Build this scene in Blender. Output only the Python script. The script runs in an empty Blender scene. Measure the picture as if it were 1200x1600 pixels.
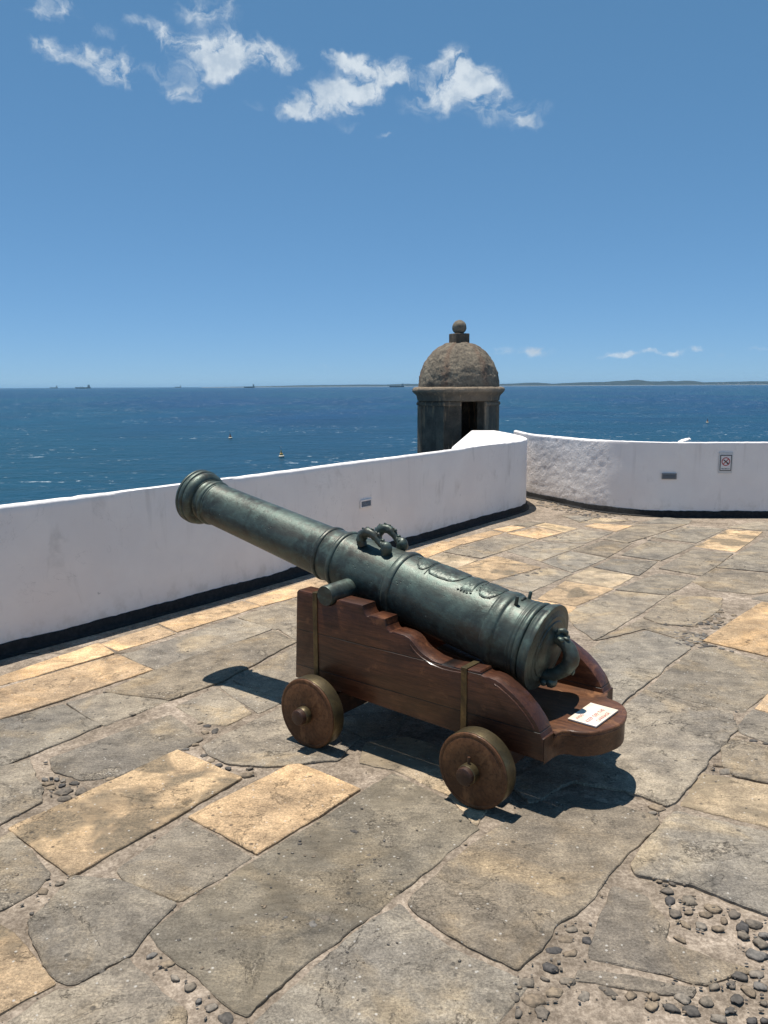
import bpy, bmesh, math, random
from mathutils import Vector, Matrix, noise
R = math.radians
SC = bpy.context.scene
COL = SC.collection
rnd = random.Random(11)

# ------------------------------------------------------------------ camera
EYE = 1.6
PITCH = 8.96
ROLL = 0.29
cam = bpy.data.cameras.new('camera')
cam.sensor_fit = 'VERTICAL'; cam.sensor_height = 36.0; cam.sensor_width = 36.0
cam.lens = 36.0*1250/1600
cam.clip_start = 0.05; cam.clip_end = 120000
camo = bpy.data.objects.new('camera', cam); COL.objects.link(camo)
camo.location = (0, 0, EYE)
camo.rotation_mode = 'XYZ'
camo.matrix_world = Matrix.Translation((0, 0, EYE)) @ Matrix.Rotation(R(90-PITCH), 4, 'X') @ Matrix.Rotation(R(-ROLL), 4, 'Z')
SC.camera = camo

# ------------------------------------------------------------------ light and sky
SUN_AZ, SUN_EL = 141.0, 80.0          # azimuth counter-clockwise from +X
sx, sy, sz = math.cos(R(SUN_EL))*math.cos(R(SUN_AZ)), math.cos(R(SUN_EL))*math.sin(R(SUN_AZ)), math.sin(R(SUN_EL))
sun = bpy.data.lights.new('sun', 'SUN'); sun.energy = 5.0; sun.angle = R(0.53); sun.color = (1.0, 0.95, 0.87)
suno = bpy.data.objects.new('sun', sun); COL.objects.link(suno)
suno.rotation_euler = Vector((sx, sy, sz)).to_track_quat('Z', 'Y').to_euler()
SKY_STRENGTH = 0.085
SC.view_settings.view_transform = 'Standard'; SC.view_settings.look = 'None'
SC.view_settings.exposure = 0.30; SC.view_settings.gamma = 1.0
SC.view_settings.use_curve_mapping = False
SC.cycles.max_bounces = 8; SC.cycles.diffuse_bounces = 4

class NT:
    """small node-graph helper"""
    def __init__(s, tree): s.t = tree; s.n = tree.nodes; s.l = tree.links
    def node(s, typ, **kw):
        n = s.n.new(typ)
        for k, v in kw.items(): setattr(n, k, v)
        return n
    def put(s, sock, v):
        if isinstance(v, bpy.types.NodeSocket): s.l.new(v, sock)
        elif v is not None: sock.default_value = v
    def math(s, op, a, b=None, c=None, clamp=False):
        n = s.node('ShaderNodeMath', operation=op, use_clamp=clamp)
        s.put(n.inputs[0], a); s.put(n.inputs[1], b); s.put(n.inputs[2], c)
        return n.outputs[0]
    def vec(s, op, a, b=None):
        n = s.node('ShaderNodeVectorMath', operation=op)
        s.put(n.inputs[0], a); s.put(n.inputs[1], b)
        return n.outputs['Value'] if op in ('DOT_PRODUCT', 'LENGTH') else n.outputs['Vector']
    def obj(s): return s.node('ShaderNodeTexCoord').outputs['Object']
    def gen(s): return s.node('ShaderNodeTexCoord').outputs['Generated']
    def map(s, v, scale=(1, 1, 1), loc=(0, 0, 0), rot=(0, 0, 0)):
        n = s.node('ShaderNodeMapping'); s.l.new(v, n.inputs['Vector'])
        n.inputs['Scale'].default_value = scale; n.inputs['Location'].default_value = loc; n.inputs['Rotation'].default_value = rot
        return n.outputs[0]
    def noise(s, v, scale, detail=4, rough=0.55, dist=0.0, lac=2.0):
        n = s.node('ShaderNodeTexNoise'); s.l.new(v, n.inputs['Vector'])
        n.inputs['Scale'].default_value = scale; n.inputs['Detail'].default_value = detail
        n.inputs['Roughness'].default_value = rough; n.inputs['Distortion'].default_value = dist; n.inputs['Lacunarity'].default_value = lac
        return n.outputs['Fac']
    def vor(s, v, scale, feature='F1', rand=1.0):
        n = s.node('ShaderNodeTexVoronoi', feature=feature); s.l.new(v, n.inputs['Vector'])
        n.inputs['Scale'].default_value = scale; n.inputs['Randomness'].default_value = rand
        return n.outputs['Distance'], n.outputs.get('Color')
    def ramp(s, f, *stops, interp='LINEAR'):
        n = s.node('ShaderNodeValToRGB'); s.l.new(f, n.inputs[0]); cr = n.color_ramp; cr.interpolation = interp
        while len(cr.elements) < len(stops): cr.elements.new(0.5)
        for e, (p, c) in zip(cr.elements, stops):
            e.position = p
            if not isinstance(c, tuple): c = (c, c, c)
            e.color = (*c, 1) if len(c) == 3 else c
        return n.outputs['Color']
    def rng(s, f, a, b, c=0.0, d=1.0, smooth=True):
        n = s.node('ShaderNodeMapRange', interpolation_type='SMOOTHSTEP' if smooth else 'LINEAR')
        s.put(n.inputs[0], f)
        for i, v in enumerate((a, b, c, d)): n.inputs[1+i].default_value = v
        return n.outputs[0]
    def mix(s, f, a, b, blend='MIX'):
        n = s.node('ShaderNodeMix', data_type='RGBA', blend_type=blend)
        s.put(n.inputs[0], f)
        for i, v in ((6, a), (7, b)):
            if isinstance(v, tuple) and len(v) == 3: v = (*v, 1)
            s.put(n.inputs[i], v)
        return n.outputs[2]
    def sep(s, v):
        n = s.node('ShaderNodeSeparateXYZ'); s.l.new(v, n.inputs[0]); return n.outputs
    def comb(s, x, y, z=0.0):
        n = s.node('ShaderNodeCombineXYZ'); s.put(n.inputs[0], x); s.put(n.inputs[1], y); s.put(n.inputs[2], z); return n.outputs[0]
    def bump(s, h, dist, strength=1.0, normal=None):
        n = s.node('ShaderNodeBump'); s.l.new(h, n.inputs['Height'])
        n.inputs['Distance'].default_value = dist; n.inputs['Strength'].default_value = strength
        if normal: s.l.new(normal, n.inputs['Normal'])
        return n.outputs[0]
    def attr(s, name):
        return s.node('ShaderNodeAttribute', attribute_name=name).outputs['Color']

def material(name, color=(.5, .5, .5), rough=0.6, metal=0.0, spec=0.5, coat=0.0):
    m = bpy.data.materials.new(name); m.use_nodes = True
    g = NT(m.node_tree); b = m.node_tree.nodes['Principled BSDF']
    b.inputs['Base Color'].default_value = (*color, 1); b.inputs['Roughness'].default_value = rough
    b.inputs['Metallic'].default_value = metal; b.inputs['Specular IOR Level'].default_value = spec
    b.inputs['Coat Weight'].default_value = coat; b.inputs['Coat Roughness'].default_value = 0.18
    return m, g, b

# world: physical sky with a scatter of small fair-weather clouds laid over it by direction
W = bpy.data.worlds.new('World'); SC.world = W; W.use_nodes = True
g = NT(W.node_tree); g.n.clear()
sky = g.node('ShaderNodeTexSky', sky_type='NISHITA'); sky.sun_disc = False
sky.sun_elevation = R(SUN_EL); sky.sun_rotation = R(90-SUN_AZ)
sky.altitude = 10; sky.air_density = 0.6; sky.dust_density = 0.0; sky.ozone_density = 6.0
d = g.gen()
x, y, z = g.sep(d)
az = g.math('ARCTAN2', x, y); el = g.math('ARCSINE', z)
uv = g.comb(az, el)
w1 = g.node('ShaderNodeTexNoise'); g.l.new(uv, w1.inputs['Vector']); w1.inputs['Scale'].default_value = 26; w1.inputs['Detail'].default_value = 4; w1.inputs['Roughness'].default_value = .6
wv = g.vec('MULTIPLY', g.vec('SUBTRACT', w1.outputs['Color'], (.5, .5, .5)), (.050, .036, 0))
uvw = g.vec('ADD', uv, wv)
acc = 0.0
CLOUDS=[(-0.347,0.3388,0.0248,0.0065,0.62),(-0.3763,0.3775,0.0208,0.0055,0.62),(-0.3121,0.3683,0.0151,0.0071,0.62),(-0.2475,0.3686,0.014,0.0116,0.62),(-0.1692,0.3855,0.0126,0.0158,0.5),(-0.1013,0.3467,0.0203,0.0061,0.62),(-0.0567,0.3586,0.0148,0.006,0.5),(0.01,0.3429,0.0205,0.0092,0.6),(0.1949,0.3072,0.027,0.0063,0.3),(0.0916,0.3595,0.0129,0.0105,0.6),(0.2324,0.0364,0.0241,0.0037,0.3),(0.0403,0.0214,0.0393,0.0029,0.3),(0.3953,0.0352,0.0117,0.0036,0.35),(-0.3733,0.3501,0.0161,0.0106,1.15),(-0.3268,0.3468,0.0201,0.0101,0.8),(-0.3061,0.3372,0.0255,0.0132,1.2),(-0.2876,0.3287,0.0207,0.0149,1.1),(-0.2697,0.3781,0.0189,0.0099,0.95),(-0.204,0.4004,0.0319,0.0126,1.15),(-0.3551,0.3884,0.0261,0.0102,1.0),(-0.2164,0.3615,0.0302,0.0147,1.0),(-0.1845,0.36,0.0397,0.0177,1.1),(-0.1411,0.3646,0.0383,0.0133,0.95),(-0.189,0.3381,0.038,0.0136,0.9),(-0.1231,0.3551,0.022,0.0098,0.8),(-0.2305,0.3185,0.0196,0.01,1.25),(-0.2527,0.3357,0.0158,0.0082,0.5),(-0.1097,0.3091,0.0167,0.0103,0.9),(-0.0798,0.3161,0.0298,0.0157,1.1),(-0.0462,0.3217,0.0336,0.0188,1.15),(-0.0237,0.3275,0.0234,0.0156,1.0),(-0.042,0.3557,0.0279,0.0091,0.8),(-0.0048,0.3492,0.0372,0.0137,1.0),(0.0264,0.3384,0.0242,0.0116,0.85),(0.0768,0.36,0.0166,0.012,0.9),(0.0697,0.3182,0.0372,0.0188,1.15),(0.1029,0.3409,0.0331,0.0153,1.0),(0.1252,0.3252,0.0257,0.0139,0.8),(0.1403,0.3056,0.0312,0.0126,1.0),(0.1735,0.2938,0.02,0.0143,0.9),(0.0858,0.3464,0.0231,0.0152,1.0),(0.0083,0.2845,0.0151,0.0049,0.7),(-0.0428,0.2923,0.015,0.0049,0.6),(-0.1464,0.3142,0.023,0.0063,0.35),(0.1736,0.0387,0.0303,0.0076,1.1),(0.1376,0.0376,0.0269,0.0048,0.5),(0.2837,0.0372,0.0216,0.0055,0.85),(0.3195,0.038,0.0106,0.0046,0.8),(0.3406,0.0369,0.0104,0.0045,0.8),(0.3682,0.0371,0.0119,0.0045,0.8),(-0.0738,0.0235,0.0216,0.0039,0.45),(0.4314,0.0365,0.0145,0.0035,0.45)]

for (ca, ce, ra, re, wt) in CLOUDS:
    p = g.vec('MULTIPLY', g.vec('SUBTRACT', uvw, (ca, ce, 0)), (1/ra, 1/re, 0))
    acc = g.math('MULTIPLY_ADD', g.math('POWER', 0.36, g.vec('DOT_PRODUCT', p, p)), wt, acc)
f1 = g.noise(g.map(uvw, (1, 1.25, 1)), 30, 9, .60, .5)
dens = g.math('SUBTRACT', g.math('MULTIPLY', acc, g.rng(f1, .32, .68, .12, 1.55, False)), .24)
dens = g.rng(dens, 0.0, 1.25, 0.0, 0.92)
# the camera's tone response for the clear sky: a flatter gradient with a bluer cast
r_, g_, b_ = g.sep(g.vec('MULTIPLY', sky.outputs[0], (SKY_STRENGTH,)*3))
mul = g.comb(g.math('MULTIPLY', g.math('POWER', r_, .60), .400), g.math('MULTIPLY', g.math('POWER', g_, .51), .555), g.math('MULTIPLY', g.math('POWER', b_, .58), .775))
shade = g.noise(uv, 38, 4, .6)
ccol = g.mix(g.rng(shade, .35, .65), (.40, .48, .57), (.58, .64, .69))
colr = g.vec('MULTIPLY', g.mix(dens, mul, ccol), (10, 10, 10))
bg = g.node('ShaderNodeBackground'); g.l.new(colr, bg.inputs['Color']); bg.inputs['Strength'].default_value = 0.1
g.l.new(bg.outputs[0], g.node('ShaderNodeOutputWorld').inputs['Surface'])

# ------------------------------------------------------------------ object helpers
def link(name, me, mat=None, parent=None):
    o = bpy.data.objects.new(name, me); COL.objects.link(o)
    if mat is not None:
        for m in (mat if isinstance(mat, (list, tuple)) else [mat]): me.materials.append(m)
    if parent is not None: o.parent = parent
    return o
def build(name, bm, mat=None, parent=None, smooth=None):
    bmesh.ops.recalc_face_normals(bm, faces=bm.faces[:])
    me = bpy.data.meshes.new(name); bm.to_mesh(me); bm.free()
    if smooth is not None:
        me.polygons.foreach_set('use_smooth', [True]*len(me.polygons)); me.set_sharp_from_angle(angle=R(smooth))
    return link(name, me, mat, parent)
def empty(name, loc=(0, 0, 0), rot=(0, 0, 0), parent=None):
    o = bpy.data.objects.new(name, None); COL.objects.link(o); o.empty_display_size = .1
    o.location = loc; o.rotation_euler = rot
    if parent: o.parent = parent
    return o
def tag(o, label=None, cat=None, group=None, kind=None):
    if label: o['label'] = label
    if cat: o['category'] = cat
    if group: o['group'] = group
    if kind: o['kind'] = kind
    return o
def box(bm, x0, x1, y0, y1, z0, z1, bev=0.0, M=None, seg=2):
    vs = [bm.verts.new((x, y, z)) for x in (x0, x1) for y in (y0, y1) for z in (z0, z1)]
    fs = [bm.faces.new([vs[i] for i in q]) for q in ((0, 1, 3, 2), (4, 6, 7, 5), (0, 4, 5, 1), (2, 3, 7, 6), (0, 2, 6, 4), (1, 5, 7, 3))]
    new = list(vs)
    if bev:
        es = list({e for f in fs for e in f.edges})
        r = bmesh.ops.bevel(bm, geom=es, offset=bev, segments=seg, affect='EDGES', profile=.5)
        new = list({v for f in r['faces'] for v in f.verts} | {v for v in vs if v.is_valid})
    if M is not None: bmesh.ops.transform(bm, matrix=M, verts=[v for v in new if v.is_valid])
def prism(bm, pts, h0, h1, axis='z', bev=0.0, seg=2):
    """closed outline pts (2-D) swept from h0 to h1 along an axis"""
    def P(p, h):
        if axis == 'z': return (p[0], p[1], h)
        if axis == 'y': return (p[0], h, p[1])
        return (h, p[0], p[1])
    a = [bm.verts.new(P(p, h0)) for p in pts]; b = [bm.verts.new(P(p, h1)) for p in pts]
    n = len(pts)
    fa = bm.faces.new(a); fb = bm.faces.new(b[::-1])
    for i in range(n): bm.faces.new((a[i], b[i], b[(i+1) % n], a[(i+1) % n]))
    if bev:
        bmesh.ops.recalc_face_normals(bm, faces=bm.faces[:])
        es = list(set(fa.edges) | set(fb.edges))
        bmesh.ops.bevel(bm, geom=es, offset=bev, segments=seg, affect='EDGES', profile=.5)
def lathe(bm, prof, n=96, M=None, closed=False, ang0=0.0, jit=None):
    """prof: list of (a, r) turned about the x axis"""
    rings = []
    for a, r in prof:
        if r < 1e-5: rings.append([bm.verts.new((a, 0, 0))]); continue
        rings.append([bm.verts.new((a, r*math.sin(ang0+2*math.pi*k/n), r*math.cos(ang0+2*math.pi*k/n))) for k in range(n)])
    for p, q in zip(rings, rings[1:]):
        for k in range(n):
            k2 = (k+1) % n
            if len(p) == 1 and len(q) == 1: continue
            if len(p) == 1: bm.faces.new((p[0], q[k], q[k2]))
            elif len(q) == 1: bm.faces.new((p[k], q[0], p[k2]))
            else: bm.faces.new((p[k], q[k], q[k2], p[k2]))
    vs = [v for r_ in rings for v in r_]
    if M is not None: bmesh.ops.transform(bm, matrix=M, verts=vs)
    return vs
def catmull(pts, n=8):
    out = []
    P = [pts[0]]+list(pts)+[pts[-1]]
    for i in range(1, len(P)-2):
        p0, p1, p2, p3 = [Vector(q) for q in P[i-1:i+3]]
        for k in range(n):
            t = k/n
            out.append(.5*((2*p1)+(-p0+p2)*t+(2*p0-5*p1+4*p2-p3)*t*t+(-p0+3*p1-3*p2+p3)*t**3))
    out.append(Vector(P[-2])); return out
def tube(bm, pts, rad, n=12, caps=True, ridge=0.0, seed=0.0):
    """rounded tube of varying radius through 3-D points; pts are 4-vectors (x,y,z,r) when rad is None"""
    if rad is None: rr = [p[3] for p in pts]; pp = [Vector(p[:3]) for p in pts]
    else: rr = [rad]*len(pts); pp = [Vector(p) for p in pts]
    rings = []; up = None
    for i, p in enumerate(pp):
        t = (pp[min(i+1, len(pp)-1)]-pp[max(i-1, 0)]).normalized()
        if up is None: up = t.orthogonal().normalized()
        up = (up-t*up.dot(t)).normalized(); sd = t.cross(up)
        ring = []
        for k in range(n):
            a = 2*math.pi*k/n
            r = rr[i]
            if ridge: r *= 1+ridge*noise.noise(Vector((p.x*60+seed, p.y*60+3*math.cos(a), p.z*60+3*math.sin(a))))
            ring.append(bm.verts.new(p+(up*math.cos(a)+sd*math.sin(a))*r))
        rings.append(ring)
    for p, q in zip(rings, rings[1:]):
        for k in range(n): bm.faces.new((p[k], q[k], q[(k+1) % n], p[(k+1) % n]))
    if caps: bm.faces.new(rings[0][::-1]); bm.faces.new(rings[-1])
def ball(bm, c, r, sq=(1, 1, 1), sub=2, jit=0.0, seed=0):
    ret = bmesh.ops.create_icosphere(bm, subdivisions=sub, radius=1.0)
    for v in ret['verts']:
        k = 1+jit*noise.noise(v.co*2.1+Vector((seed, seed*1.7, 0)))
        v.co = Vector((c[0]+v.co.x*r*sq[0]*k, c[1]+v.co.y*r*sq[1]*k, c[2]+v.co.z*r*sq[2]*k))
    return ret['verts']

# ------------------------------------------------------------------ materials
def mat_stone():
    m, g, b = material('paving_stone', rough=.88, spec=.25)
    tone = g.attr('tone'); ax = g.sep(tone)
    # every slab is cut from a different piece of rock: shift the grain per slab
    o = g.vec('ADD', g.obj(), g.comb(g.math('MULTIPLY', ax[1], 31.0), g.math('MULTIPLY', ax[2], 47.0), 0.0))
    base = g.attr('base')
    big = g.noise(o, 1.7, 4, .6); med = g.noise(o, 9, 6, .65, .4); fin = g.noise(o, 120, 4, .75); mic = g.noise(o, 330, 3, .75)
    c = g.mix(g.rng(big, .3, .7), g.mix(1.0, base, (.72, .73, .76), 'MULTIPLY'), g.mix(1.0, base, (1.20, 1.17, 1.11), 'MULTIPLY'))
    c = g.mix(g.rng(med, .25, .75), g.mix(1.0, c, (.66, .65, .645), 'MULTIPLY'), g.mix(1.0, c, (1.26, 1.24, 1.21), 'MULTIPLY'))
    grey = g.rng(g.sep(base)[0], .34, .42, 1.0, .25)
    stn = g.noise(g.map(o, loc=(12, 4, 0)), 2.2, 5, .62, .8)
    c = g.mix(g.math('MULTIPLY', g.rng(stn, .50, .66), g.math('SUBTRACT', .55, g.math('MULTIPLY', ax[0], .5))), c, g.mix(1.0, c, (1.42, 1.26, 1.0), 'MULTIPLY'))
    stn2 = g.noise(g.map(o, loc=(2, 14, 0)), 3.1, 6, .66, .6)
    c = g.mix(g.math('MULTIPLY', g.math('MULTIPLY', g.rng(stn2, .56, .70), .62), grey), c, g.mix(1.0, c, (.58, .60, .63), 'MULTIPLY'))
    ers = g.noise(g.map(o, loc=(6, 1, 0)), 4.2, 7, .72, .6)
    c = g.mix(g.math('MULTIPLY', g.rng(ers, .60, .645), g.math('MULTIPLY', g.math('SUBTRACT', .62, g.math('MULTIPLY', ax[0], .6)), grey)), c, g.mix(g.rng(fin, .35, .65), (.12, .10, .08), (.44, .38, .30)))
    c = g.mix(g.rng(fin, .3, .72), g.mix(1.0, c, (.64, .63, .62), 'MULTIPLY'), g.mix(1.0, c, (1.30, 1.28, 1.25), 'MULTIPLY'))
    c = g.mix(g.math('MULTIPLY', g.rng(mic, .5, .68), .62), c, g.mix(1.0, c, (.35, .33, .31), 'MULTIPLY'))
    # worn grey crust on the patchy sandstone slabs (amount in tone.x)
    crust = g.noise(g.map(g.obj(), loc=(7.3, 2.1, 0)), 3.4, 3, .5, .6)
    pit = g.noise(o, 120, 4, .75)
    cr = g.math('MULTIPLY', g.rng(crust, .50, .60), ax[0])
    c = g.mix(g.math('MULTIPLY', cr, g.rng(pit, .30, .58, .35, 1.0)), c, g.mix(g.rng(pit, .4, .6), (.20, .165, .115), (.105, .09, .068)))
    # faint pale veins and long scratches
    vn = g.noise(g.map(o, rot=(0, 0, .8), scale=(1, 3.2, 1)), 2.6, 6, .62, 1.2)
    vein = g.rng(g.math('ABSOLUTE', g.math('SUBTRACT', vn, .5)), .0, .012, 1.0, 0.0)
    c = g.mix(g.math('MULTIPLY', vein, .55), c, g.mix(1.0, c, (1.55, 1.5, 1.42), 'MULTIPLY'))
    crk = g.noise(g.map(o, loc=(3, 9, 0)), 1.9, 7, .6, 1.6)
    crack = g.rng(g.math('ABSOLUTE', g.math('SUBTRACT', crk, .5)), .0, .0035, 1.0, 0.0)
    crack = g.math('MULTIPLY', crack, g.rng(g.noise(o, 1.1, 2), .50, .60))
    c = g.mix(g.math('MULTIPLY', crack, .75), c, (.05, .045, .04))
    # flaking relief shaded into the colour: darker lines along the split layers
    fl = g.noise(g.map(o, rot=(0, 0, .35), scale=(1, 2.6, 1), loc=(1, 6, 0)), 17, 7, .62, 1.4)
    fe = g.rng(g.math('ABSOLUTE', g.math('SUBTRACT', fl, .48)), .0, .020, 1.0, 0.0)
    c = g.mix(g.math('MULTIPLY', fe, g.rng(g.noise(g.map(o, loc=(8, 3, 0)), 2.3, 3), .46, .6, 0, .5)), c, g.mix(1.0, c, (.50, .48, .46), 'MULTIPLY'))
    # white specks, dark specks
    d1, _ = g.vor(o, 34); sel = g.noise(o, 13, 2)
    sp = g.math('MULTIPLY', g.rng(d1, .10, .17, 1, 0), g.rng(sel, .51, .56))
    c = g.mix(g.math('MULTIPLY', sp, .65), c, (.62, .58, .52))
    d2, _ = g.vor(g.map(o, loc=(5, 5, 0)), 19); sel2 = g.noise(g.map(o, loc=(2, 8, 1)), 6, 2)
    sp2 = g.math('MULTIPLY', g.rng(d2, .07, .20, 1, 0), g.rng(sel2, .52, .58))
    c = g.mix(g.math('MULTIPLY', sp2, .7), c, (.06, .055, .05))
    g.l.new(c, b.inputs['Base Color'])
    lay = g.noise(g.map(o, rot=(0, 0, .5), scale=(1, 2.2, 1)), 14, 8, .68, 1.0)
    h = g.math('ADD', g.math('MULTIPLY', med, .6), g.math('MULTIPLY', lay, .9))
    h = g.math('SUBTRACT', h, g.math('MULTIPLY', crack, .5)); h = g.math('SUBTRACT', h, g.math('MULTIPLY', sp2, .35))
    h = g.math('SUBTRACT', h, g.math('MULTIPLY', g.rng(ers, .60, .645), .5)); n1 = g.bump(h, .015, .95); n2 = g.bump(g.math('ADD', fin, g.math('MULTIPLY', mic, .5)), .0034, .9, n1)
    g.l.new(n2, b.inputs['Normal'])
    return m
def mat_mortar():
    m, g, b = material('mortar', rough=.95, spec=.15)
    o = g.obj(); a = g.noise(o, 3.5, 5, .6); f = g.noise(o, 90, 5, .75); k = g.noise(o, 22, 4, .6, .5)
    c = g.ramp(a, (.32, (.23, .19, .15)), (.5, (.33, .275, .22)), (.68, (.46, .385, .315)))
    c = g.mix(g.rng(k, .3, .7), g.mix(1.0, c, (.7, .68, .66), 'MULTIPLY'), g.mix(1.0, c, (1.15, 1.13, 1.1), 'MULTIPLY'))
    c = g.mix(g.rng(f, .35, .7), g.mix(1.0, c, (.6, .58, .56), 'MULTIPLY'), g.mix(1.0, c, (1.2, 1.2, 1.2), 'MULTIPLY'))
    g.l.new(c, b.inputs['Base Color'])
    g.l.new(g.bump(f, .004, 1, g.bump(k, .012, 1)), b.inputs['Normal'])
    return m
def mat_pebble():
    m, g, b = material('pebble', rough=.85, spec=.15)
    o = g.obj(); base = g.attr('base'); f = g.noise(o, 60, 5, .65); k = g.noise(o, 14, 3)
    c = g.mix(g.rng(f, .3, .7), g.mix(1.0, base, (.65, .65, .65), 'MULTIPLY'), g.mix(1.0, base, (1.35, 1.3, 1.25), 'MULTIPLY'))
    g.l.new(c, b.inputs['Base Color']); g.l.new(g.bump(f, .004, .9), b.inputs['Normal'])
    return m
def mat_plaster(rough_patch=False):
    m, g, b = material('white_plaster', rough=.75, spec=.3)
    o = g.obj(); x, y, z = g.sep(o)
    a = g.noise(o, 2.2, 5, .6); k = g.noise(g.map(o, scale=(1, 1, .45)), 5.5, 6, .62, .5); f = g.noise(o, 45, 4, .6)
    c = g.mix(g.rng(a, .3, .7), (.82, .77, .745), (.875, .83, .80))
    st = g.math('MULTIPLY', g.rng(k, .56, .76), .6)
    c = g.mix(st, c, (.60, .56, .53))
    scuff = g.noise(g.map(o, scale=(1, 1, .6), loc=(4, 1, 2)), 16, 3, .6, .8)
    sc = g.math('MULTIPLY', g.rng(scuff, .70, .75), g.rng(g.noise(o, 1.3, 2), .5, .6))
    c = g.mix(g.math('MULTIPLY', sc, .55), c, (.36, .34, .34))
    drip = g.noise(g.map(o, scale=(1, 1, .07), loc=(2, 5, 0)), 9, 4, .6)
    c = g.mix(g.math('MULTIPLY', g.math('MULTIPLY', g.rng(drip, .58, .72), g.rng(z, .25, .92, 0, 1)), .32), c, (.50, .46, .43))
    c = g.mix(g.math('MULTIPLY', g.rng(z, .06, .30, 1, 0), g.rng(g.noise(o, 7, 5, .65), .48, .66, 0, .4)), c, (.55, .50, .44))
    hc = g.noise(g.map(o, loc=(5, 5, 5)), 2.1, 8, .62, 1.0)
    hair = g.math('MULTIPLY', g.rng(g.math('ABSOLUTE', g.math('SUBTRACT', hc, .5)), 0, .0030, 1, 0), g.rng(g.noise(o, .9, 2), .52, .60))
    c = g.mix(g.math('MULTIPLY', hair, .5), c, (.40, .37, .36))
    if rough_patch:
        w = g.noise(g.map(o, loc=(1, 3, 5)), 9, 6, .7, .5)
        c = g.mix(g.math('MULTIPLY', g.rng(w, .55, .72), g.rng(g.attr_f('patch'), .3, .7)), c, (.55, .52, .50))
    g.l.new(c, b.inputs['Base Color'])
    h = g.math('ADD', g.math('MULTIPLY', a, .5), g.math('MULTIPLY', k, .35))
    nrm = g.bump(f, .0018, .7, g.bump(h, .018, .7))
    if rough_patch:
        rp = g.math('MULTIPLY', g.noise(o, 26, 6, .68, .4), g.attr_f('patch'))
        nrm = g.bump(rp, .012, 1.0, nrm)
    g.l.new(nrm, b.inputs['Normal'])
    return m
NT.attr_f = lambda s, name: s.node('ShaderNodeAttribute', attribute_name=name).outputs['Fac']
def mat_skirt():
    m, g, b = material('black_paint', rough=.75, spec=.3)
    o = g.obj(); f = g.noise(o, 30, 5, .6); k = g.noise(o, 6, 3)
    g.l.new(g.mix(g.rng(f, .3, .75), (.012, .012, .013), (.030, .029, .028)), b.inputs['Base Color'])
    g.l.new(g.bump(f, .004, 1), b.inputs['Normal']); return m
def mat_bronze():
    m, g, b = material('aged_bronze', rough=.45)
    o = g.obj()
    a = g.noise(g.map(o, scale=(1, 1, 1)), 5.5, 5, .62, .4); k = g.noise(o, 26, 6, .68, .3); f = g.noise(o, 150, 4, .65)
    st = g.noise(g.map(o, scale=(.45, 2.2, 2.2)), 7, 5, .6)
    c = g.ramp(a, (.30, (.040, .040, .033)), (.45, (.058, .066, .055)), (.60, (.084, .107, .090)), (.72, (.062, .067, .058)))
    c = g.mix(g.rng(k, .42, .74), c, (.100, .142, .120))
    c = g.mix(g.math('MULTIPLY', g.rng(st, .50, .68), .6), c, (.072, .058, .046))
    pd, _ = g.vor(g.map(o, loc=(.3, .1, .7)), 48); psel = g.noise(o, 9, 2)
    pits = g.math('MULTIPLY', g.rng(pd, .07, .17, 1, 0), g.rng(psel, .55, .61))
    c = g.mix(g.math('MULTIPLY', pits, .7), c, (.016, .018, .016))
    wd, _ = g.vor(g.map(o, loc=(3, 2, 1)), 27); wsel = g.noise(g.map(o, loc=(1, 7, 3)), 6, 2)
    wh = g.math('MULTIPLY', g.rng(wd, .07, .12, 1, 0), g.rng(wsel, .60, .63))
    c = g.mix(g.math('MULTIPLY', wh, .6), c, (.32, .38, .34))
    g.l.new(c, b.inputs['Base Color'])
    b.inputs['Metallic'].default_value = .48
    g.l.new(g.rng(g.math('ADD', g.math('MULTIPLY', k, .5), g.math('MULTIPLY', a, .5)), .3, .7, .36, .55), b.inputs['Roughness'])
    h = g.math('SUBTRACT', g.math('MULTIPLY', k, .5), g.math('MULTIPLY', pits, .6))
    g.l.new(g.bump(f, .0010, .6, g.bump(h, .0042, .8)), b.inputs['Normal'])
    return m
def mat_wood(name, c1, c2, worn, axis_scale, seams=(), rough=.34, coat=.35):
    m, g, b = material(name, rough=rough, coat=coat, spec=.28)
    o = g.obj(); mp = g.map(o, scale=axis_scale)
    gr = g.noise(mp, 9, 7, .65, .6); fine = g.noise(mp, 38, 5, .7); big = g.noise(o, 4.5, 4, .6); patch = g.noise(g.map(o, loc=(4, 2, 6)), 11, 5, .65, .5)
    c = g.mix(g.rng(gr, .3, .7), c1, c2)
    c = g.mix(g.math('MULTIPLY', g.rng(fine, .46, .70), .65), c, tuple(v*.30 for v in c1))
    c = g.mix(g.math('MULTIPLY', g.rng(big, .46, .64), .55), c, tuple(v*.45 for v in c1))
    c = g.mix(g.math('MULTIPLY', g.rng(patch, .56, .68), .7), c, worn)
    hgt = g.math('MULTIPLY', fine, .6)
    if seams:
        z = g.sep(o)[2]; s_ = None
        for zz in seams:
            wob = g.math('MULTIPLY', g.math('SUBTRACT', g.noise(g.map(o, scale=(1, 0, 0)), 6, 2), .5), .006)
            q = g.rng(g.math('ABSOLUTE', g.math('SUBTRACT', g.math('ADD', z, wob), zz)), .0010, .0030, 1, 0)
            s_ = q if s_ is None else g.math('MAXIMUM', s_, q)
        c = g.mix(s_, c, (.008, .005, .004)); hgt = g.math('SUBTRACT', hgt, g.math('MULTIPLY', s_, 2.5))
    g.l.new(c, b.inputs['Base Color'])
    g.l.new(g.rng(big, .35, .65, rough-.08, rough+.16), b.inputs['Roughness'])
    g.l.new(g.bump(hgt, .0016, .9), b.inputs['Normal'])
    return m
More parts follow.
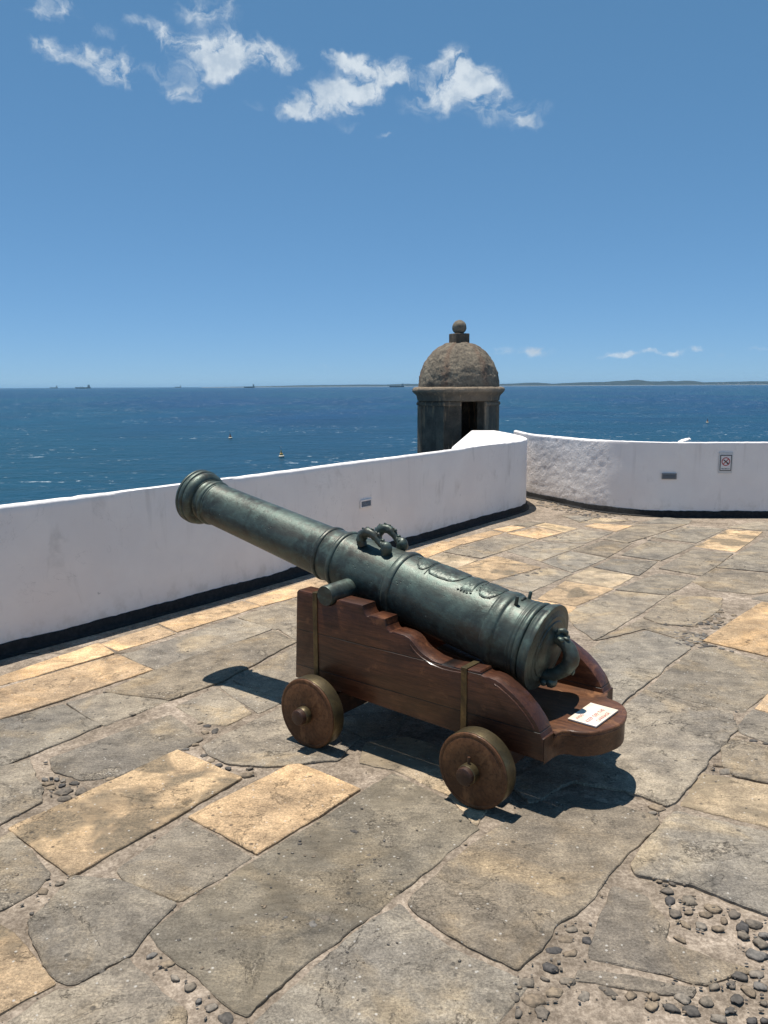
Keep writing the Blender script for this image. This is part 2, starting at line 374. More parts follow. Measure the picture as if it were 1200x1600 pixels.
def mat_brass():
    m, g, b = material('tarnished_brass', rough=.5, metal=.6)
    o = g.obj(); a = g.noise(o, 9, 5, .65, .4); f = g.noise(o, 60, 4, .7)
    c = g.ramp(a, (.3, (.045, .035, .020)), (.5, (.095, .072, .036)), (.68, (.17, .128, .060)))
    c = g.mix(g.math('MULTIPLY', g.rng(f, .5, .75), .6), c, (.035, .028, .018))
    g.l.new(c, b.inputs['Base Color']); g.l.new(g.rng(a, .3, .7, .5, .32), b.inputs['Roughness'])
    g.l.new(g.bump(f, .0012, .7), b.inputs['Normal']); return m
def mat_weathered(name, dome=False):
    m, g, b = material(name, rough=.92, spec=.2)
    o = g.obj(); a = g.noise(o, 3.2, 5, .65); k = g.noise(o, 18, 6, .7, .3); f = g.noise(o, 70, 5, .75)
    streak = g.noise(g.map(o, scale=(1, 1, .10)), 11, 4, .62, .2)
    if dome:
        c = g.ramp(a, (.30, (.15, .125, .097)), (.5, (.27, .225, .168)), (.70, (.40, .335, .245)))
        c = g.mix(g.rng(k, .46, .74), c, (.12, .10, .082))
        c = g.mix(g.math('MULTIPLY', g.rng(f, .52, .66), .8), c, (.05, .043, .038))
        c = g.mix(g.math('MULTIPLY', g.attr_f('rib'), g.rng(k, .3, .7, .3, .75)), c, (.23, .145, .10))
    else:
        c = g.ramp(a, (.30, (.060, .050, .040)), (.52, (.115, .095, .074)), (.72, (.21, .168, .125)))
        c = g.mix(g.math('MULTIPLY', g.rng(streak, .57, .64), .85), c, (.36, .245, .15))
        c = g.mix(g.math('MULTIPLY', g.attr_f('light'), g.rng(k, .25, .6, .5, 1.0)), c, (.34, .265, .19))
        c = g.mix(g.math('MULTIPLY', g.rng(f, .62, .74), .7), c, (.30, .26, .21))
    g.l.new(c, b.inputs['Base Color'])
    g.l.new(g.bump(f, .018, .9, g.bump(k, .05, .9)), b.inputs['Normal']); return m

M_STONE, M_MORTAR, M_PEB = mat_stone(), mat_mortar(), mat_pebble()
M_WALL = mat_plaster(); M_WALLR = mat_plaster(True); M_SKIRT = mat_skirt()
M_BRONZE, M_BRASS = mat_bronze(), mat_brass()
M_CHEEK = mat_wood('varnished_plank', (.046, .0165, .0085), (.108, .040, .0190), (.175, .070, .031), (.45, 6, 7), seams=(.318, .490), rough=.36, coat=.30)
M_BED = mat_wood('worn_plank', (.080, .034, .016), (.150, .066, .032), (.235, .108, .048), (.6, 4, 5), rough=.44, coat=.12)
M_DISC = mat_wood('wheel_wood', (.080, .034, .0145), (.150, .069, .030), (.20, .098, .044), (2.0, 2.0, 2.0), rough=.5, coat=.06)
M_AXLE = mat_wood('axle_wood', (.045, .02, .012), (.08, .034, .018), (.10, .045, .022), (3, .6, 3), rough=.5)
M_DOME, M_BOX = mat_weathered('pitted_stone', True), mat_weathered('blackened_stone')

# ------------------------------------------------------------------ terrace paving (outlines in metres)
SLABS=[
('Y',[(-2.27,4.092),(-2.159,4.291),(-1.815,4.873),(-1.651,4.674),(-2.057,4.201),(-2.183,4.054)]),
('Y',[(-1.786,4.872),(-1.539,5.237),(-1.378,5.064),(-1.632,4.734)]),
('Y',[(-1.538,5.296),(-1.081,5.865),(-0.919,5.72),(-1.363,5.105)]),
('Y',[(-1.049,5.901),(-0.595,6.566),(-0.232,7.016),(-0.086,6.813),(-0.511,6.179),(-0.893,5.737)]),
('Y',[(-0.204,7.042),(0.247,7.619),(0.382,7.353),(-0.058,6.812)]),
('Y',[(0.277,7.588),(0.603,8.16),(0.812,8.052),(0.41,7.409)]),
('Y',[(0.686,8.193),(1.183,8.776),(1.315,8.654),(0.822,8.018)]),
('Y',[(1.237,8.855),(1.47,9.098),(1.602,8.968),(1.356,8.692)]),
('G',[(1.506,9.14),(1.73,9.355),(1.888,9.305),(1.653,9.008)]),
('Y',[(-2.212,3.915),(-2.068,4.098),(-1.624,4.65),(-1.33,4.381),(-1.843,3.757),(-1.961,3.615)]),
('G',[(-1.592,4.673),(-1.529,4.72),(-1.051,5.41),(-0.751,5.152),(-1.022,4.797),(-1.318,4.402)]),
('G',[(-1.029,5.441),(-0.64,5.949),(-0.213,6.381),(0.047,6.108),(-0.367,5.493),(-0.721,5.151)]),
('G',[(-0.172,6.424),(0.403,7.296),(0.593,6.921),(0.099,6.187)]),
('G',[(-2.019,3.609),(-1.877,3.696),(-1.649,3.891),(-1.364,3.63),(-1.65,3.215),(-1.756,3.103)]),
('G',[(-1.636,3.908),(-1.479,4.036),(-1.118,3.927),(-1.345,3.637)]),
('G',[(-1.478,4.054),(-1.32,4.371),(-1.017,4.773),(-0.726,5.123),(-0.564,4.878),(-0.889,4.224),(-1.106,3.944)]),
('G',[(-0.706,5.165),(-0.344,5.492),(-0.003,5.826),(0.18,5.564),(-0.176,5.185),(-0.531,4.878)]),
('G',[(-1.459,3.284),(-1.268,3.508),(-1.064,3.747),(-0.918,3.574),(-0.849,3.469),(-0.971,3.291),(-1.124,3.119),(-1.251,3.087),(-1.41,3.178)]),
('G',[(-1.741,3.076),(-1.641,3.197),(-1.546,3.273),(-1.451,3.122),(-1.343,2.928),(-1.431,2.752),(-1.514,2.639)]),
('G',[(-1.054,3.859),(-0.897,4.091),(-0.657,3.773),(-0.757,3.63),(-0.863,3.653)]),
('G',[(-0.884,4.11),(-0.853,4.185),(-0.538,3.962),(-0.536,3.894),(-0.629,3.773)]),
('G',[(-0.834,4.213),(-0.527,4.84),(-0.156,4.548),(-0.005,4.231),(-0.271,3.958),(-0.507,3.927)]),
('G',[(-0.82,3.403),(-0.7,3.572),(-0.521,3.828),(-0.317,3.699),(-0.123,3.481),(-0.213,3.253),(-0.497,3.203),(-0.672,3.234),(-0.771,3.307)]),
('G',[(-0.494,3.877),(-0.205,3.975),(0.123,3.787),(0.024,3.493),(-0.1,3.481)]),
('G',[(-0.15,5.184),(0.202,5.531),(0.664,5.03),(0.702,4.221),(0.199,4.04),(-0.163,4.784)]),
('G',[(0.063,4.042),(0.661,4.183),(0.969,3.858),(0.792,3.352),(0.446,3.558),(0.123,3.787)]),
('P',[(-1.383,2.722),(-0.926,3.353),(-0.593,3.097),(-1.041,2.432)]),
('Y',[(-0.742,2.804),(-0.389,3.243),(-0.103,3.006),(-0.446,2.559)]),
('B',[(-0.087,3.427),(0.113,3.492),(0.331,3.295),(0.496,3.091),(0.336,2.727),(0.252,2.947),(0.043,3.168),(-0.115,3.228)]),
('R',[(-0.707,2.164),(-0.648,2.261),(-0.445,2.528),(-0.095,2.975),(0.027,3.151),(0.24,2.922),(0.335,2.701),(0.216,2.553),(0.062,2.368),(-0.032,2.25),(-0.133,2.134),(-0.222,2.026),(-0.341,1.865),(-0.358,1.837),(-0.403,1.863),(-0.561,2.011),(-0.667,2.116)]),
('G',[(-0.892,2.462),(-0.748,2.777),(-0.454,2.54),(-0.657,2.305),(-0.858,2.409)]),
('G',[(-1.078,2.213),(-1.032,2.424),(-0.882,2.406),(-0.658,2.286),(-0.714,2.167),(-0.736,2.055),(-0.85,1.941),(-0.901,1.96),(-1.03,2.111)]),
('G',[(-1.473,2.56),(-1.386,2.659),(-1.364,2.7),(-1.122,2.464),(-1.127,2.361),(-1.2,2.265),(-1.279,2.188)]),
('P',[(-1.244,2.12),(-1.164,2.19),(-1.11,2.156),(-0.9,1.948),(-1.001,1.845),(-1.069,1.785)]),
('G',[(-0.969,1.805),(-0.884,1.924),(-0.845,1.927),(-0.726,2.042),(-0.657,1.956),(-0.52,1.849),(-0.481,1.727),(-1.0,1.711)]),
('G',[(-0.337,1.82),(-0.219,1.989),(-0.026,2.22),(0.05,2.29),(0.087,2.195),(0.179,2.096),(0.297,2.005),(0.388,1.956),(0.329,1.871),(0.273,1.805),(0.208,1.685),(-0.406,1.689)]),
('G',[(0.068,2.293),(0.223,2.511),(0.383,2.68),(0.522,2.852),(0.73,2.957),(0.936,2.843),(1.018,2.796),(1.01,2.738),(0.9,2.614),(0.785,2.484),(0.671,2.346),(0.595,2.242),(0.517,2.198),(0.456,2.086),(0.374,1.987),(0.252,2.08),(0.111,2.219)]),
('G',[(0.504,3.053),(0.798,3.315),(0.983,3.537),(1.188,3.806),(1.374,4.034),(1.706,3.736),(1.645,3.544),(1.356,3.194),(1.129,2.904),(1.081,2.865),(1.004,2.949),(0.78,3.061),(0.564,2.885)]),
('G',[(0.944,3.817),(1.066,4.42),(1.366,4.848),(1.724,5.082),(1.897,4.814),(1.868,4.703),(1.617,4.412),(1.182,3.83),(0.981,3.587)]),
('G',[(1.399,4.06),(1.861,4.656),(2.01,4.725),(2.21,4.457),(2.261,4.299),(1.786,3.758),(1.751,3.751)]),
('Y',[(2.017,4.863),(2.806,5.773),(3.157,5.461),(2.321,4.533)]),
('Y',[(1.851,3.797),(2.243,4.249),(2.454,4.01),(2.051,3.574)]),
('G',[(1.669,3.572),(1.828,3.774),(2.021,3.575),(1.806,3.328),(1.659,3.508)]),
('G',[(1.503,3.364),(1.591,3.455),(1.781,3.279),(1.882,3.16),(1.656,2.983),(1.448,3.097),(1.443,3.193)]),
('B',[(1.139,2.87),(1.324,3.126),(1.544,3.016),(1.731,2.888),(1.512,2.657),(1.346,2.748)]),
('G',[(0.909,2.593),(1.098,2.818),(1.315,2.705),(1.612,2.552),(1.323,2.186),(1.164,2.217),(1.0,2.363),(0.824,2.426),(0.831,2.484)]),
('W',[(0.676,2.251),(0.738,2.362),(0.827,2.319),(0.852,2.189),(0.813,2.105),(0.93,2.026),(1.02,1.987),(0.86,1.941),(0.705,1.997),(0.574,2.041),(0.612,2.134)]),
('W',[(0.536,1.998),(0.695,1.965),(0.834,1.917),(0.807,1.893),(0.654,1.919),(0.517,1.955)]),
('G',[(0.584,7.641),(1.247,8.429),(1.576,8.204),(0.91,7.34)]),
('B',[(0.406,7.352),(0.567,7.581),(0.858,7.258),(0.635,6.946)]),
('P',[(0.627,6.921),(1.059,7.422),(1.376,6.929),(0.879,6.467)]),
('Y',[(1.351,8.614),(1.754,8.963),(1.952,8.636),(1.622,8.273)]),
('B',[(1.742,9.09),(1.894,9.26),(2.178,8.91),(1.981,8.674)]),
('G',[(1.204,7.656),(1.596,8.134),(2.015,7.954),(1.444,7.217)]),
('G',[(1.662,8.202),(2.195,8.827),(2.495,8.621),(2.044,8.02)]),
('Y',[(2.31,9.031),(2.457,9.199),(2.854,9.058),(2.559,8.697)]),
('G',[(1.457,7.162),(1.812,7.611),(2.072,7.313),(1.624,6.751)]),
('G',[(0.88,6.402),(1.444,6.927),(1.608,6.703),(1.134,6.087)]),
('G',[(1.851,7.671),(2.256,8.151),(2.524,8.008),(2.1,7.369)]),
('B',[(1.512,6.498),(1.822,6.919),(2.109,6.599),(1.821,6.214)]),
('P',[(1.172,5.895),(1.492,6.432),(1.815,6.173),(1.406,5.694)]),
('Y',[(0.984,5.993),(1.143,5.841),(1.389,5.643),(1.284,5.463),(1.112,5.631)]),
('G',[(1.874,6.943),(2.124,7.283),(2.495,7.165),(2.159,6.621)]),
('G',[(2.311,8.255),(2.932,9.142),(3.504,9.125),(2.496,8.042)]),
('G',[(2.262,7.451),(2.737,8.138),(3.132,7.925),(2.539,7.191)]),
('G',[(2.846,8.349),(3.464,8.998),(3.828,8.821),(3.19,8.024)]),
('P',[(3.12,7.86),(3.846,8.78),(4.14,8.614),(3.399,7.572)]),
('G',[(2.427,6.88),(3.023,7.673),(3.33,7.484),(2.692,6.61)]),
('G',[(1.834,6.152),(2.339,6.688),(2.614,6.52),(2.186,5.988)]),
('G',[(1.308,5.511),(1.818,6.113),(2.159,5.951),(1.81,5.486),(1.336,4.887),(1.275,5.233)]),
('G',[(2.54,6.41),(2.891,6.845),(3.31,6.619),(3.112,6.107),(2.845,5.995),(2.565,6.158)]),
('G',[(1.802,5.375),(2.194,5.969),(2.558,5.887),(2.416,5.59),(2.068,5.175),(1.87,5.237)]),
('G',[(1.349,4.873),(1.783,5.344),(1.86,5.208),(2.02,4.954),(1.93,4.826),(1.733,5.11)]),
('G',[(2.944,6.919),(3.359,7.454),(4.011,8.281),(4.557,7.988),(3.371,6.689)]),
('G',[(2.776,5.864),(3.122,6.107),(3.486,5.796),(3.184,5.51),(2.846,5.808)]),
('G',[(3.884,8.902),(4.366,9.275),(4.891,9.127),(4.218,8.69)]),
('B',[(2.3,9.293),(2.61,9.607),(2.939,9.41),(2.475,9.243)]),
('G',[(2.216,9.765),(2.413,9.759),(2.571,9.608),(2.311,9.337)]),
('G',[(2.966,9.228),(3.436,9.63),(3.656,9.388),(3.528,9.168)]),
('R',[(-6.096,-0.326),(-5.558,0.295),(-5.267,0.042),(-5.804,-0.578)]),
('B',[(-5.548,0.307),(-5.083,0.843),(-4.792,0.591),(-5.257,0.054)]),
('G',[(-5.072,0.856),(-4.541,1.468),(-4.25,1.216),(-4.781,0.603)]),
('G',[(-4.531,1.48),(-4.053,2.032),(-3.762,1.78),(-4.24,1.228)]),
('Y',[(-4.042,2.044),(-3.545,2.618),(-3.254,2.366),(-3.751,1.792)]),
('G',[(-3.535,2.63),(-3.116,3.113),(-2.825,2.861),(-3.244,2.378)]),
('G',[(-3.106,3.125),(-2.726,3.564),(-2.435,3.312),(-2.815,2.873)]),
('G',[(-6.112,-0.958),(-5.475,-0.222),(-5.054,-0.587),(-5.691,-1.323)]),
('R',[(-5.465,-0.21),(-4.812,0.543),(-4.391,0.178),(-5.043,-0.575)]),
('G',[(-4.802,0.555),(-4.315,1.116),(-3.894,0.751),(-4.381,0.19)]),
('G',[(-4.305,1.129),(-3.793,1.719),(-3.372,1.354),(-3.884,0.764)]),
('B',[(-3.783,1.731),(-3.158,2.452),(-2.737,2.087),(-3.361,1.366)]),
('R',[(-3.148,2.464),(-2.548,3.157),(-2.126,2.792),(-2.726,2.099)]),
('G',[(-6.116,-1.838),(-5.723,-1.384),(-5.443,-1.627),(-5.836,-2.081)]),
('G',[(-5.713,-1.372),(-5.095,-0.659),(-4.814,-0.902),(-5.432,-1.615)]),
('G',[(-5.084,-0.647),(-4.684,-0.185),(-4.403,-0.428),(-4.804,-0.89)]),
('G',[(-4.673,-0.173),(-4.049,0.548),(-3.769,0.305),(-4.393,-0.416)]),
('G',[(-4.039,0.56),(-3.599,1.067),(-3.319,0.824),(-3.758,0.317)]),
('G',[(-3.589,1.079),(-3.02,1.736),(-2.74,1.493),(-3.308,0.836)]),
('G',[(-3.01,1.748),(-2.515,2.318),(-2.235,2.075),(-2.729,1.505)]),
('Y',[(-2.505,2.33),(-2.082,2.819),(-1.801,2.576),(-2.224,2.087)]),
('R',[(-6.281,-2.619),(-5.654,-1.896),(-5.261,-2.237),(-5.887,-2.96)]),
('B',[(-5.644,-1.884),(-5.063,-1.214),(-4.67,-1.555),(-5.25,-2.224)]),
('B',[(-5.053,-1.202),(-4.535,-0.604),(-4.142,-0.945),(-4.66,-1.543)]),
('G',[(-4.525,-0.592),(-3.874,0.159),(-3.481,-0.182),(-4.131,-0.933)]),
('G',[(-3.864,0.171),(-3.458,0.639),(-3.065,0.298),(-3.471,-0.17)]),
('R',[(-3.448,0.651),(-3.042,1.119),(-2.649,0.778),(-3.054,0.31)]),
('Y',[(-3.032,1.131),(-2.508,1.736),(-2.114,1.395),(-2.638,0.79)]),
('R',[(-2.497,1.748),(-1.993,2.33),(-1.599,1.99),(-2.104,1.407)]),
('G',[(-6.373,-3.545),(-5.932,-3.036),(-5.549,-3.368),(-5.99,-3.877)]),
('G',[(-5.922,-3.024),(-5.32,-2.329),(-4.937,-2.662),(-5.538,-3.356)]),
('G',[(-5.31,-2.317),(-4.922,-1.869),(-4.538,-2.202),(-4.926,-2.649)]),
('G',[(-4.911,-1.857),(-4.371,-1.234),(-3.987,-1.566),(-4.528,-2.19)]),
('G',[(-4.36,-1.222),(-3.837,-0.618),(-3.454,-0.95),(-3.977,-1.554)]),
('B',[(-3.827,-0.606),(-3.475,-0.2),(-3.092,-0.532),(-3.444,-0.938)]),
('G',[(-3.465,-0.188),(-2.996,0.353),(-2.613,0.021),(-3.081,-0.52)]),
('G',[(-2.986,0.365),(-2.395,1.047),(-2.011,0.715),(-2.602,0.033)]),
('G',[(-2.384,1.059),(-1.723,1.822),(-1.34,1.49),(-2.001,0.727)]),
('R',[(-6.46,-4.445),(-5.896,-3.794),(-5.495,-4.142),(-6.059,-4.793)]),
('G',[(-5.886,-3.782),(-5.508,-3.346),(-5.107,-3.694),(-5.484,-4.13)]),
('G',[(-5.498,-3.334),(-4.903,-2.647),(-4.502,-2.995),(-5.096,-3.681)]),
('G',[(-4.893,-2.635),(-4.346,-2.004),(-3.944,-2.352),(-4.491,-2.983)]),
('Y',[(-4.335,-1.992),(-3.934,-1.529),(-3.532,-1.877),(-3.934,-2.34)]),
('B',[(-3.923,-1.517),(-3.283,-0.777),(-2.881,-1.125),(-3.522,-1.864)]),
('G',[(-3.273,-0.765),(-2.765,-0.179),(-2.363,-0.527),(-2.871,-1.113)]),
('G',[(-2.754,-0.167),(-2.3,0.357),(-1.898,0.009),(-2.353,-0.515)]),
('G',[(-2.289,0.369),(-1.809,0.924),(-1.408,0.576),(-1.888,0.021)]),
('R',[(-1.799,0.936),(-1.386,1.412),(-0.985,1.064),(-1.397,0.588)]),
('G',[(4.553,8.267),(4.987,8.767),(5.388,8.419),(4.954,7.919)]),
('G',[(4.997,8.779),(5.388,9.231),(5.79,8.883),(5.399,8.432)]),
('G',[(-6.287,-5.081),(-5.677,-4.376),(-5.379,-4.635),(-5.989,-5.339)]),
('Y',[(-5.666,-4.364),(-5.268,-3.904),(-4.97,-4.163),(-5.368,-4.622)]),
('G',[(-5.258,-3.892),(-4.691,-3.238),(-4.393,-3.497),(-4.959,-4.151)]),
('Y',[(-4.681,-3.226),(-4.31,-2.799),(-4.012,-3.057),(-4.382,-3.485)]),
('G',[(-4.3,-2.787),(-3.937,-2.368),(-3.639,-2.627),(-4.002,-3.045)]),
('G',[(-3.927,-2.356),(-3.372,-1.716),(-3.074,-1.975),(-3.629,-2.615)]),
('G',[(-3.362,-1.704),(-2.692,-0.931),(-2.393,-1.189),(-3.064,-1.963)]),
('G',[(-2.681,-0.919),(-2.19,-0.352),(-1.892,-0.61),(-2.383,-1.177)]),
('G',[(-2.18,-0.34),(-1.666,0.253),(-1.368,-0.006),(-1.882,-0.598)]),
('B',[(-1.656,0.265),(-1.27,0.71),(-0.972,0.451),(-1.358,0.006)]),
('G',[(-1.26,0.722),(-0.593,1.492),(-0.295,1.234),(-0.962,0.463)]),
('R',[(3.513,6.23),(4.097,6.905),(4.395,6.646),(3.811,5.972)]),
('G',[(4.107,6.917),(4.513,7.385),(4.811,7.127),(4.406,6.658)]),
('G',[(4.524,7.397),(5.16,8.131),(5.458,7.873),(4.822,7.139)]),
('B',[(5.17,8.143),(5.604,8.644),(5.902,8.386),(5.468,7.885)]),
('G',[(5.614,8.656),(6.076,9.189),(6.374,8.931),(5.912,8.398)]),
('G',[(-6.008,-5.385),(-5.489,-4.787),(-5.065,-5.154),(-5.583,-5.753)]),
('G',[(-5.479,-4.774),(-4.852,-4.051),(-4.428,-4.419),(-5.054,-5.142)]),
('G',[(-4.842,-4.039),(-4.27,-3.379),(-3.845,-3.747),(-4.417,-4.407)]),
('Y',[(-4.259,-3.367),(-3.765,-2.797),(-3.341,-3.165),(-3.835,-3.735)]),
('Y',[(-3.755,-2.785),(-3.209,-2.155),(-2.784,-2.523),(-3.33,-3.153)]),
('G',[(-3.198,-2.143),(-2.62,-1.475),(-2.195,-1.843),(-2.774,-2.51)]),
('Y',[(-2.61,-1.463),(-1.933,-0.682),(-1.509,-1.05),(-2.185,-1.831)]),
('B',[(-1.923,-0.67),(-1.276,0.077),(-0.851,-0.291),(-1.498,-1.038)]),
('R',[(-1.265,0.089),(-0.83,0.591),(-0.405,0.223),(-0.841,-0.279)]),
('G',[(-0.819,0.603),(-0.222,1.293),(0.203,0.925),(-0.395,0.235)]),
('G',[(2.475,4.405),(2.871,4.862),(3.295,4.495),(2.899,4.037)]),
('G',[(2.881,4.875),(3.431,5.509),(3.855,5.141),(3.306,4.507)]),
('B',[(3.441,5.521),(4.115,6.299),(4.54,5.931),(3.866,5.153)]),
('G',[(4.126,6.311),(4.754,7.036),(5.178,6.668),(4.55,5.943)]),
('Y',[(4.764,7.048),(5.328,7.698),(5.752,7.33),(5.189,6.68)]),
('B',[(5.338,7.71),(5.744,8.178),(6.168,7.81),(5.763,7.343)]),
('B',[(5.754,8.19),(6.177,8.678),(6.601,8.31),(6.179,7.823)]),
('G',[(6.187,8.69),(6.829,9.431),(7.253,9.063),(6.612,8.322)]),
('G',[(-5.426,-5.596),(-4.923,-5.016),(-4.566,-5.325),(-5.069,-5.906)]),
('G',[(-4.913,-5.004),(-4.327,-4.328),(-3.97,-4.637),(-4.555,-5.313)]),
('Y',[(-4.317,-4.316),(-3.939,-3.879),(-3.581,-4.189),(-3.959,-4.625)]),
('Y',[(-3.928,-3.867),(-3.396,-3.253),(-3.039,-3.563),(-3.571,-4.177)]),
('R',[(-3.386,-3.241),(-2.734,-2.489),(-2.377,-2.799),(-3.028,-3.551)]),
('R',[(-2.724,-2.477),(-2.21,-1.884),(-1.853,-2.194),(-2.366,-2.787)]),
('G',[(-2.2,-1.872),(-1.789,-1.398),(-1.432,-1.708),(-1.842,-2.182)]),
('G',[(-1.779,-1.386),(-1.295,-0.828),(-0.938,-1.138),(-1.421,-1.696)]),
('G',[(-1.285,-0.816),(-0.661,-0.096),(-0.303,-0.406),(-0.927,-1.126)]),
('G',[(-0.65,-0.084),(-0.149,0.495),(0.209,0.186),(-0.293,-0.394)]),
('G',[(-0.138,0.507),(0.517,1.263),(0.874,0.953),(0.219,0.198)]),
('R',[(0.527,1.275),(1.113,1.951),(1.47,1.641),(0.885,0.966)]),
('Y',[(1.546,2.451),(2.029,3.009),(2.386,2.699),(1.903,2.141)]),
('G',[(2.039,3.021),(2.399,3.436),(2.757,3.126),(2.397,2.711)]),
('G',[(2.41,3.448),(3.062,4.201),(3.419,3.891),(2.767,3.138)]),
('G',[(3.072,4.213),(3.618,4.843),(3.976,4.533),(3.43,3.903)]),
('G',[(3.629,4.855),(4.029,5.317),(4.387,5.008),(3.986,4.545)]),
('B',[(4.04,5.329),(4.684,6.073),(5.042,5.764),(4.397,5.02)]),
('G',[(4.695,6.086),(5.347,6.838),(5.704,6.528),(5.052,5.776)]),
('Y',[(5.357,6.85),(5.72,7.269),(6.078,6.959),(5.715,6.54)]),
('G',[(5.731,7.281),(6.407,8.062),(6.764,7.752),(6.088,6.971)]),
('G',[(6.417,8.074),(6.911,8.643),(7.268,8.333),(6.775,7.764)]),
('G',[(6.921,8.655),(7.51,9.335),(7.868,9.026),(7.279,8.346)]),
('G',[(-4.773,-5.589),(-4.32,-5.066),(-4.04,-5.309),(-4.493,-5.832)]),
('G',[(-4.309,-5.054),(-3.806,-4.473),(-3.526,-4.716),(-4.029,-5.297)]),
('G',[(-3.796,-4.461),(-3.203,-3.777),(-2.923,-4.02),(-3.516,-4.704)]),
('G',[(-3.193,-3.765),(-2.679,-3.172),(-2.399,-3.415),(-2.912,-4.008)]),
('G',[(-2.669,-3.16),(-2.124,-2.531),(-1.844,-2.774),(-2.388,-3.403)]),
('G',[(-2.113,-2.519),(-1.745,-2.094),(-1.465,-2.337),(-1.833,-2.762)]),
('R',[(-1.734,-2.082),(-1.21,-1.476),(-0.929,-1.719),(-1.454,-2.324)]),
('G',[(-1.199,-1.464),(-0.631,-0.808),(-0.351,-1.051),(-0.919,-1.707)]),
('G',[(-0.621,-0.796),(0.004,-0.076),(0.284,-0.319),(-0.34,-1.039)]),
('G',[(0.014,-0.064),(0.386,0.365),(0.666,0.122),(0.294,-0.306)]),
('G',[(0.396,0.377),(0.958,1.026),(1.238,0.783),(0.676,0.134)]),
('Y',[(0.968,1.038),(1.559,1.719),(1.839,1.476),(1.249,0.795)]),
('G',[(1.569,1.731),(2.064,2.302),(2.344,2.059),(1.849,1.488)]),
('R',[(2.074,2.314),(2.582,2.9),(2.862,2.658),(2.354,2.071)]),
('Y',[(2.593,2.912),(3.108,3.507),(3.388,3.265),(2.873,2.67)]),
('R',[(3.118,3.519),(3.75,4.249),(4.031,4.006),(3.399,3.277)]),
('G',[(3.761,4.261),(4.216,4.787),(4.497,4.544),(4.041,4.018)]),
('G',[(4.227,4.799),(4.746,5.398),(5.027,5.156),(4.507,4.556)]),
('G',[(4.757,5.41),(5.236,5.964),(5.516,5.721),(5.037,5.168)]),
('G',[(5.247,5.976),(5.923,6.756),(6.203,6.513),(5.527,5.733)]),
('G',[(5.933,6.768),(6.444,7.357),(6.724,7.114),(6.213,6.525)]),
('B',[(6.454,7.369),(6.893,7.876),(7.173,7.633),(6.734,7.126)]),
('B',[(6.903,7.888),(7.324,8.373),(7.604,8.13),(7.183,7.645)]),
('G',[(7.334,8.385),(7.964,9.112),(8.244,8.869),(7.614,8.142)]),
('Y',[(-4.226,-5.548),(-3.801,-5.058),(-3.451,-5.36),(-3.877,-5.851)]),
('G',[(-3.79,-5.046),(-3.116,-4.267),(-2.767,-4.57),(-3.441,-5.348)]),
('G',[(-3.106,-4.255),(-2.701,-3.789),(-2.352,-4.091),(-2.756,-4.558)]),
('G',[(-2.691,-3.777),(-2.3,-3.325),(-1.951,-3.628),(-2.342,-4.079)]),
('G',[(-2.29,-3.313),(-1.87,-2.829),(-1.521,-3.132),(-1.94,-3.616)]),
('G',[(-1.86,-2.817),(-1.253,-2.117),(-0.904,-2.42),(-1.51,-3.12)]),
('R',[(-1.243,-2.105),(-0.754,-1.541),(-0.404,-1.843),(-0.893,-2.408)]),
('Y',[(-0.743,-1.529),(-0.113,-0.801),(0.236,-1.104),(-0.394,-1.831)]),
('B',[(-0.103,-0.789),(0.531,-0.058),(0.88,-0.361),(0.247,-1.092)]),
('G',[(0.541,-0.046),(1.211,0.727),(1.56,0.424),(0.891,-0.348)]),
('R',[(1.221,0.739),(1.594,1.169),(1.944,0.867),(1.571,0.436)]),
('Y',[(1.605,1.181),(2.103,1.757),(2.453,1.454),(1.954,0.879)]),
('G',[(2.114,1.769),(2.622,2.356),(2.971,2.053),(2.463,1.467)]),
('G',[(2.632,2.368),(3.079,2.884),(3.429,2.581),(2.982,2.065)]),
('G',[(3.09,2.896),(3.76,3.67),(4.11,3.367),(3.439,2.593)]),
('R',[(3.771,3.682),(4.183,4.157),(4.532,3.854),(4.12,3.379)]),
('Y',[(4.193,4.169),(4.615,4.657),(4.965,4.354),(4.543,3.866)]),
('R',[(4.626,4.669),(5.039,5.145),(5.388,4.842),(4.975,4.366)]),
('G',[(5.049,5.157),(5.504,5.683),(5.854,5.38),(5.399,4.854)]),
('R',[(5.515,5.695),(6.187,6.47),(6.536,6.167),(5.864,5.392)]),
('G',[(6.197,6.482),(6.618,6.968),(6.968,6.666),(6.546,6.179)]),
('R',[(6.629,6.981),(7.055,7.473),(7.405,7.17),(6.978,6.678)]),
('G',[(7.066,7.485),(7.423,7.898),(7.773,7.595),(7.415,7.182)]),
('G',[(7.434,7.91),(7.979,8.539),(8.329,8.236),(7.783,7.607)]),
('Y',[(7.99,8.551),(8.513,9.155),(8.863,8.853),(8.339,8.248)]),
('G',[(-3.372,-5.294),(-2.927,-4.78),(-2.648,-5.022),(-3.093,-5.536)]),
('G',[(-2.917,-4.768),(-2.307,-4.063),(-2.027,-4.306),(-2.637,-5.01)]),
('Y',[(-2.296,-4.051),(-1.63,-3.282),(-1.35,-3.524),(-2.017,-4.294)]),
('B',[(-1.619,-3.27),(-1.201,-2.787),(-0.921,-3.029),(-1.339,-3.512)]),
('G',[(-1.19,-2.775),(-0.751,-2.268),(-0.471,-2.51),(-0.911,-3.017)]),
('G',[(-0.74,-2.256),(-0.282,-1.727),(-0.002,-1.969),(-0.461,-2.498)]),
('B',[(-0.272,-1.715),(0.366,-0.978),(0.646,-1.22),(0.008,-1.957)]),
('B',[(0.377,-0.966),(0.825,-0.449),(1.105,-0.691),(0.657,-1.208)]),
('G',[(0.836,-0.437),(1.452,0.275),(1.732,0.033),(1.115,-0.679)]),
('G',[(1.463,0.287),(1.912,0.805),(2.191,0.563),(1.743,0.045)]),
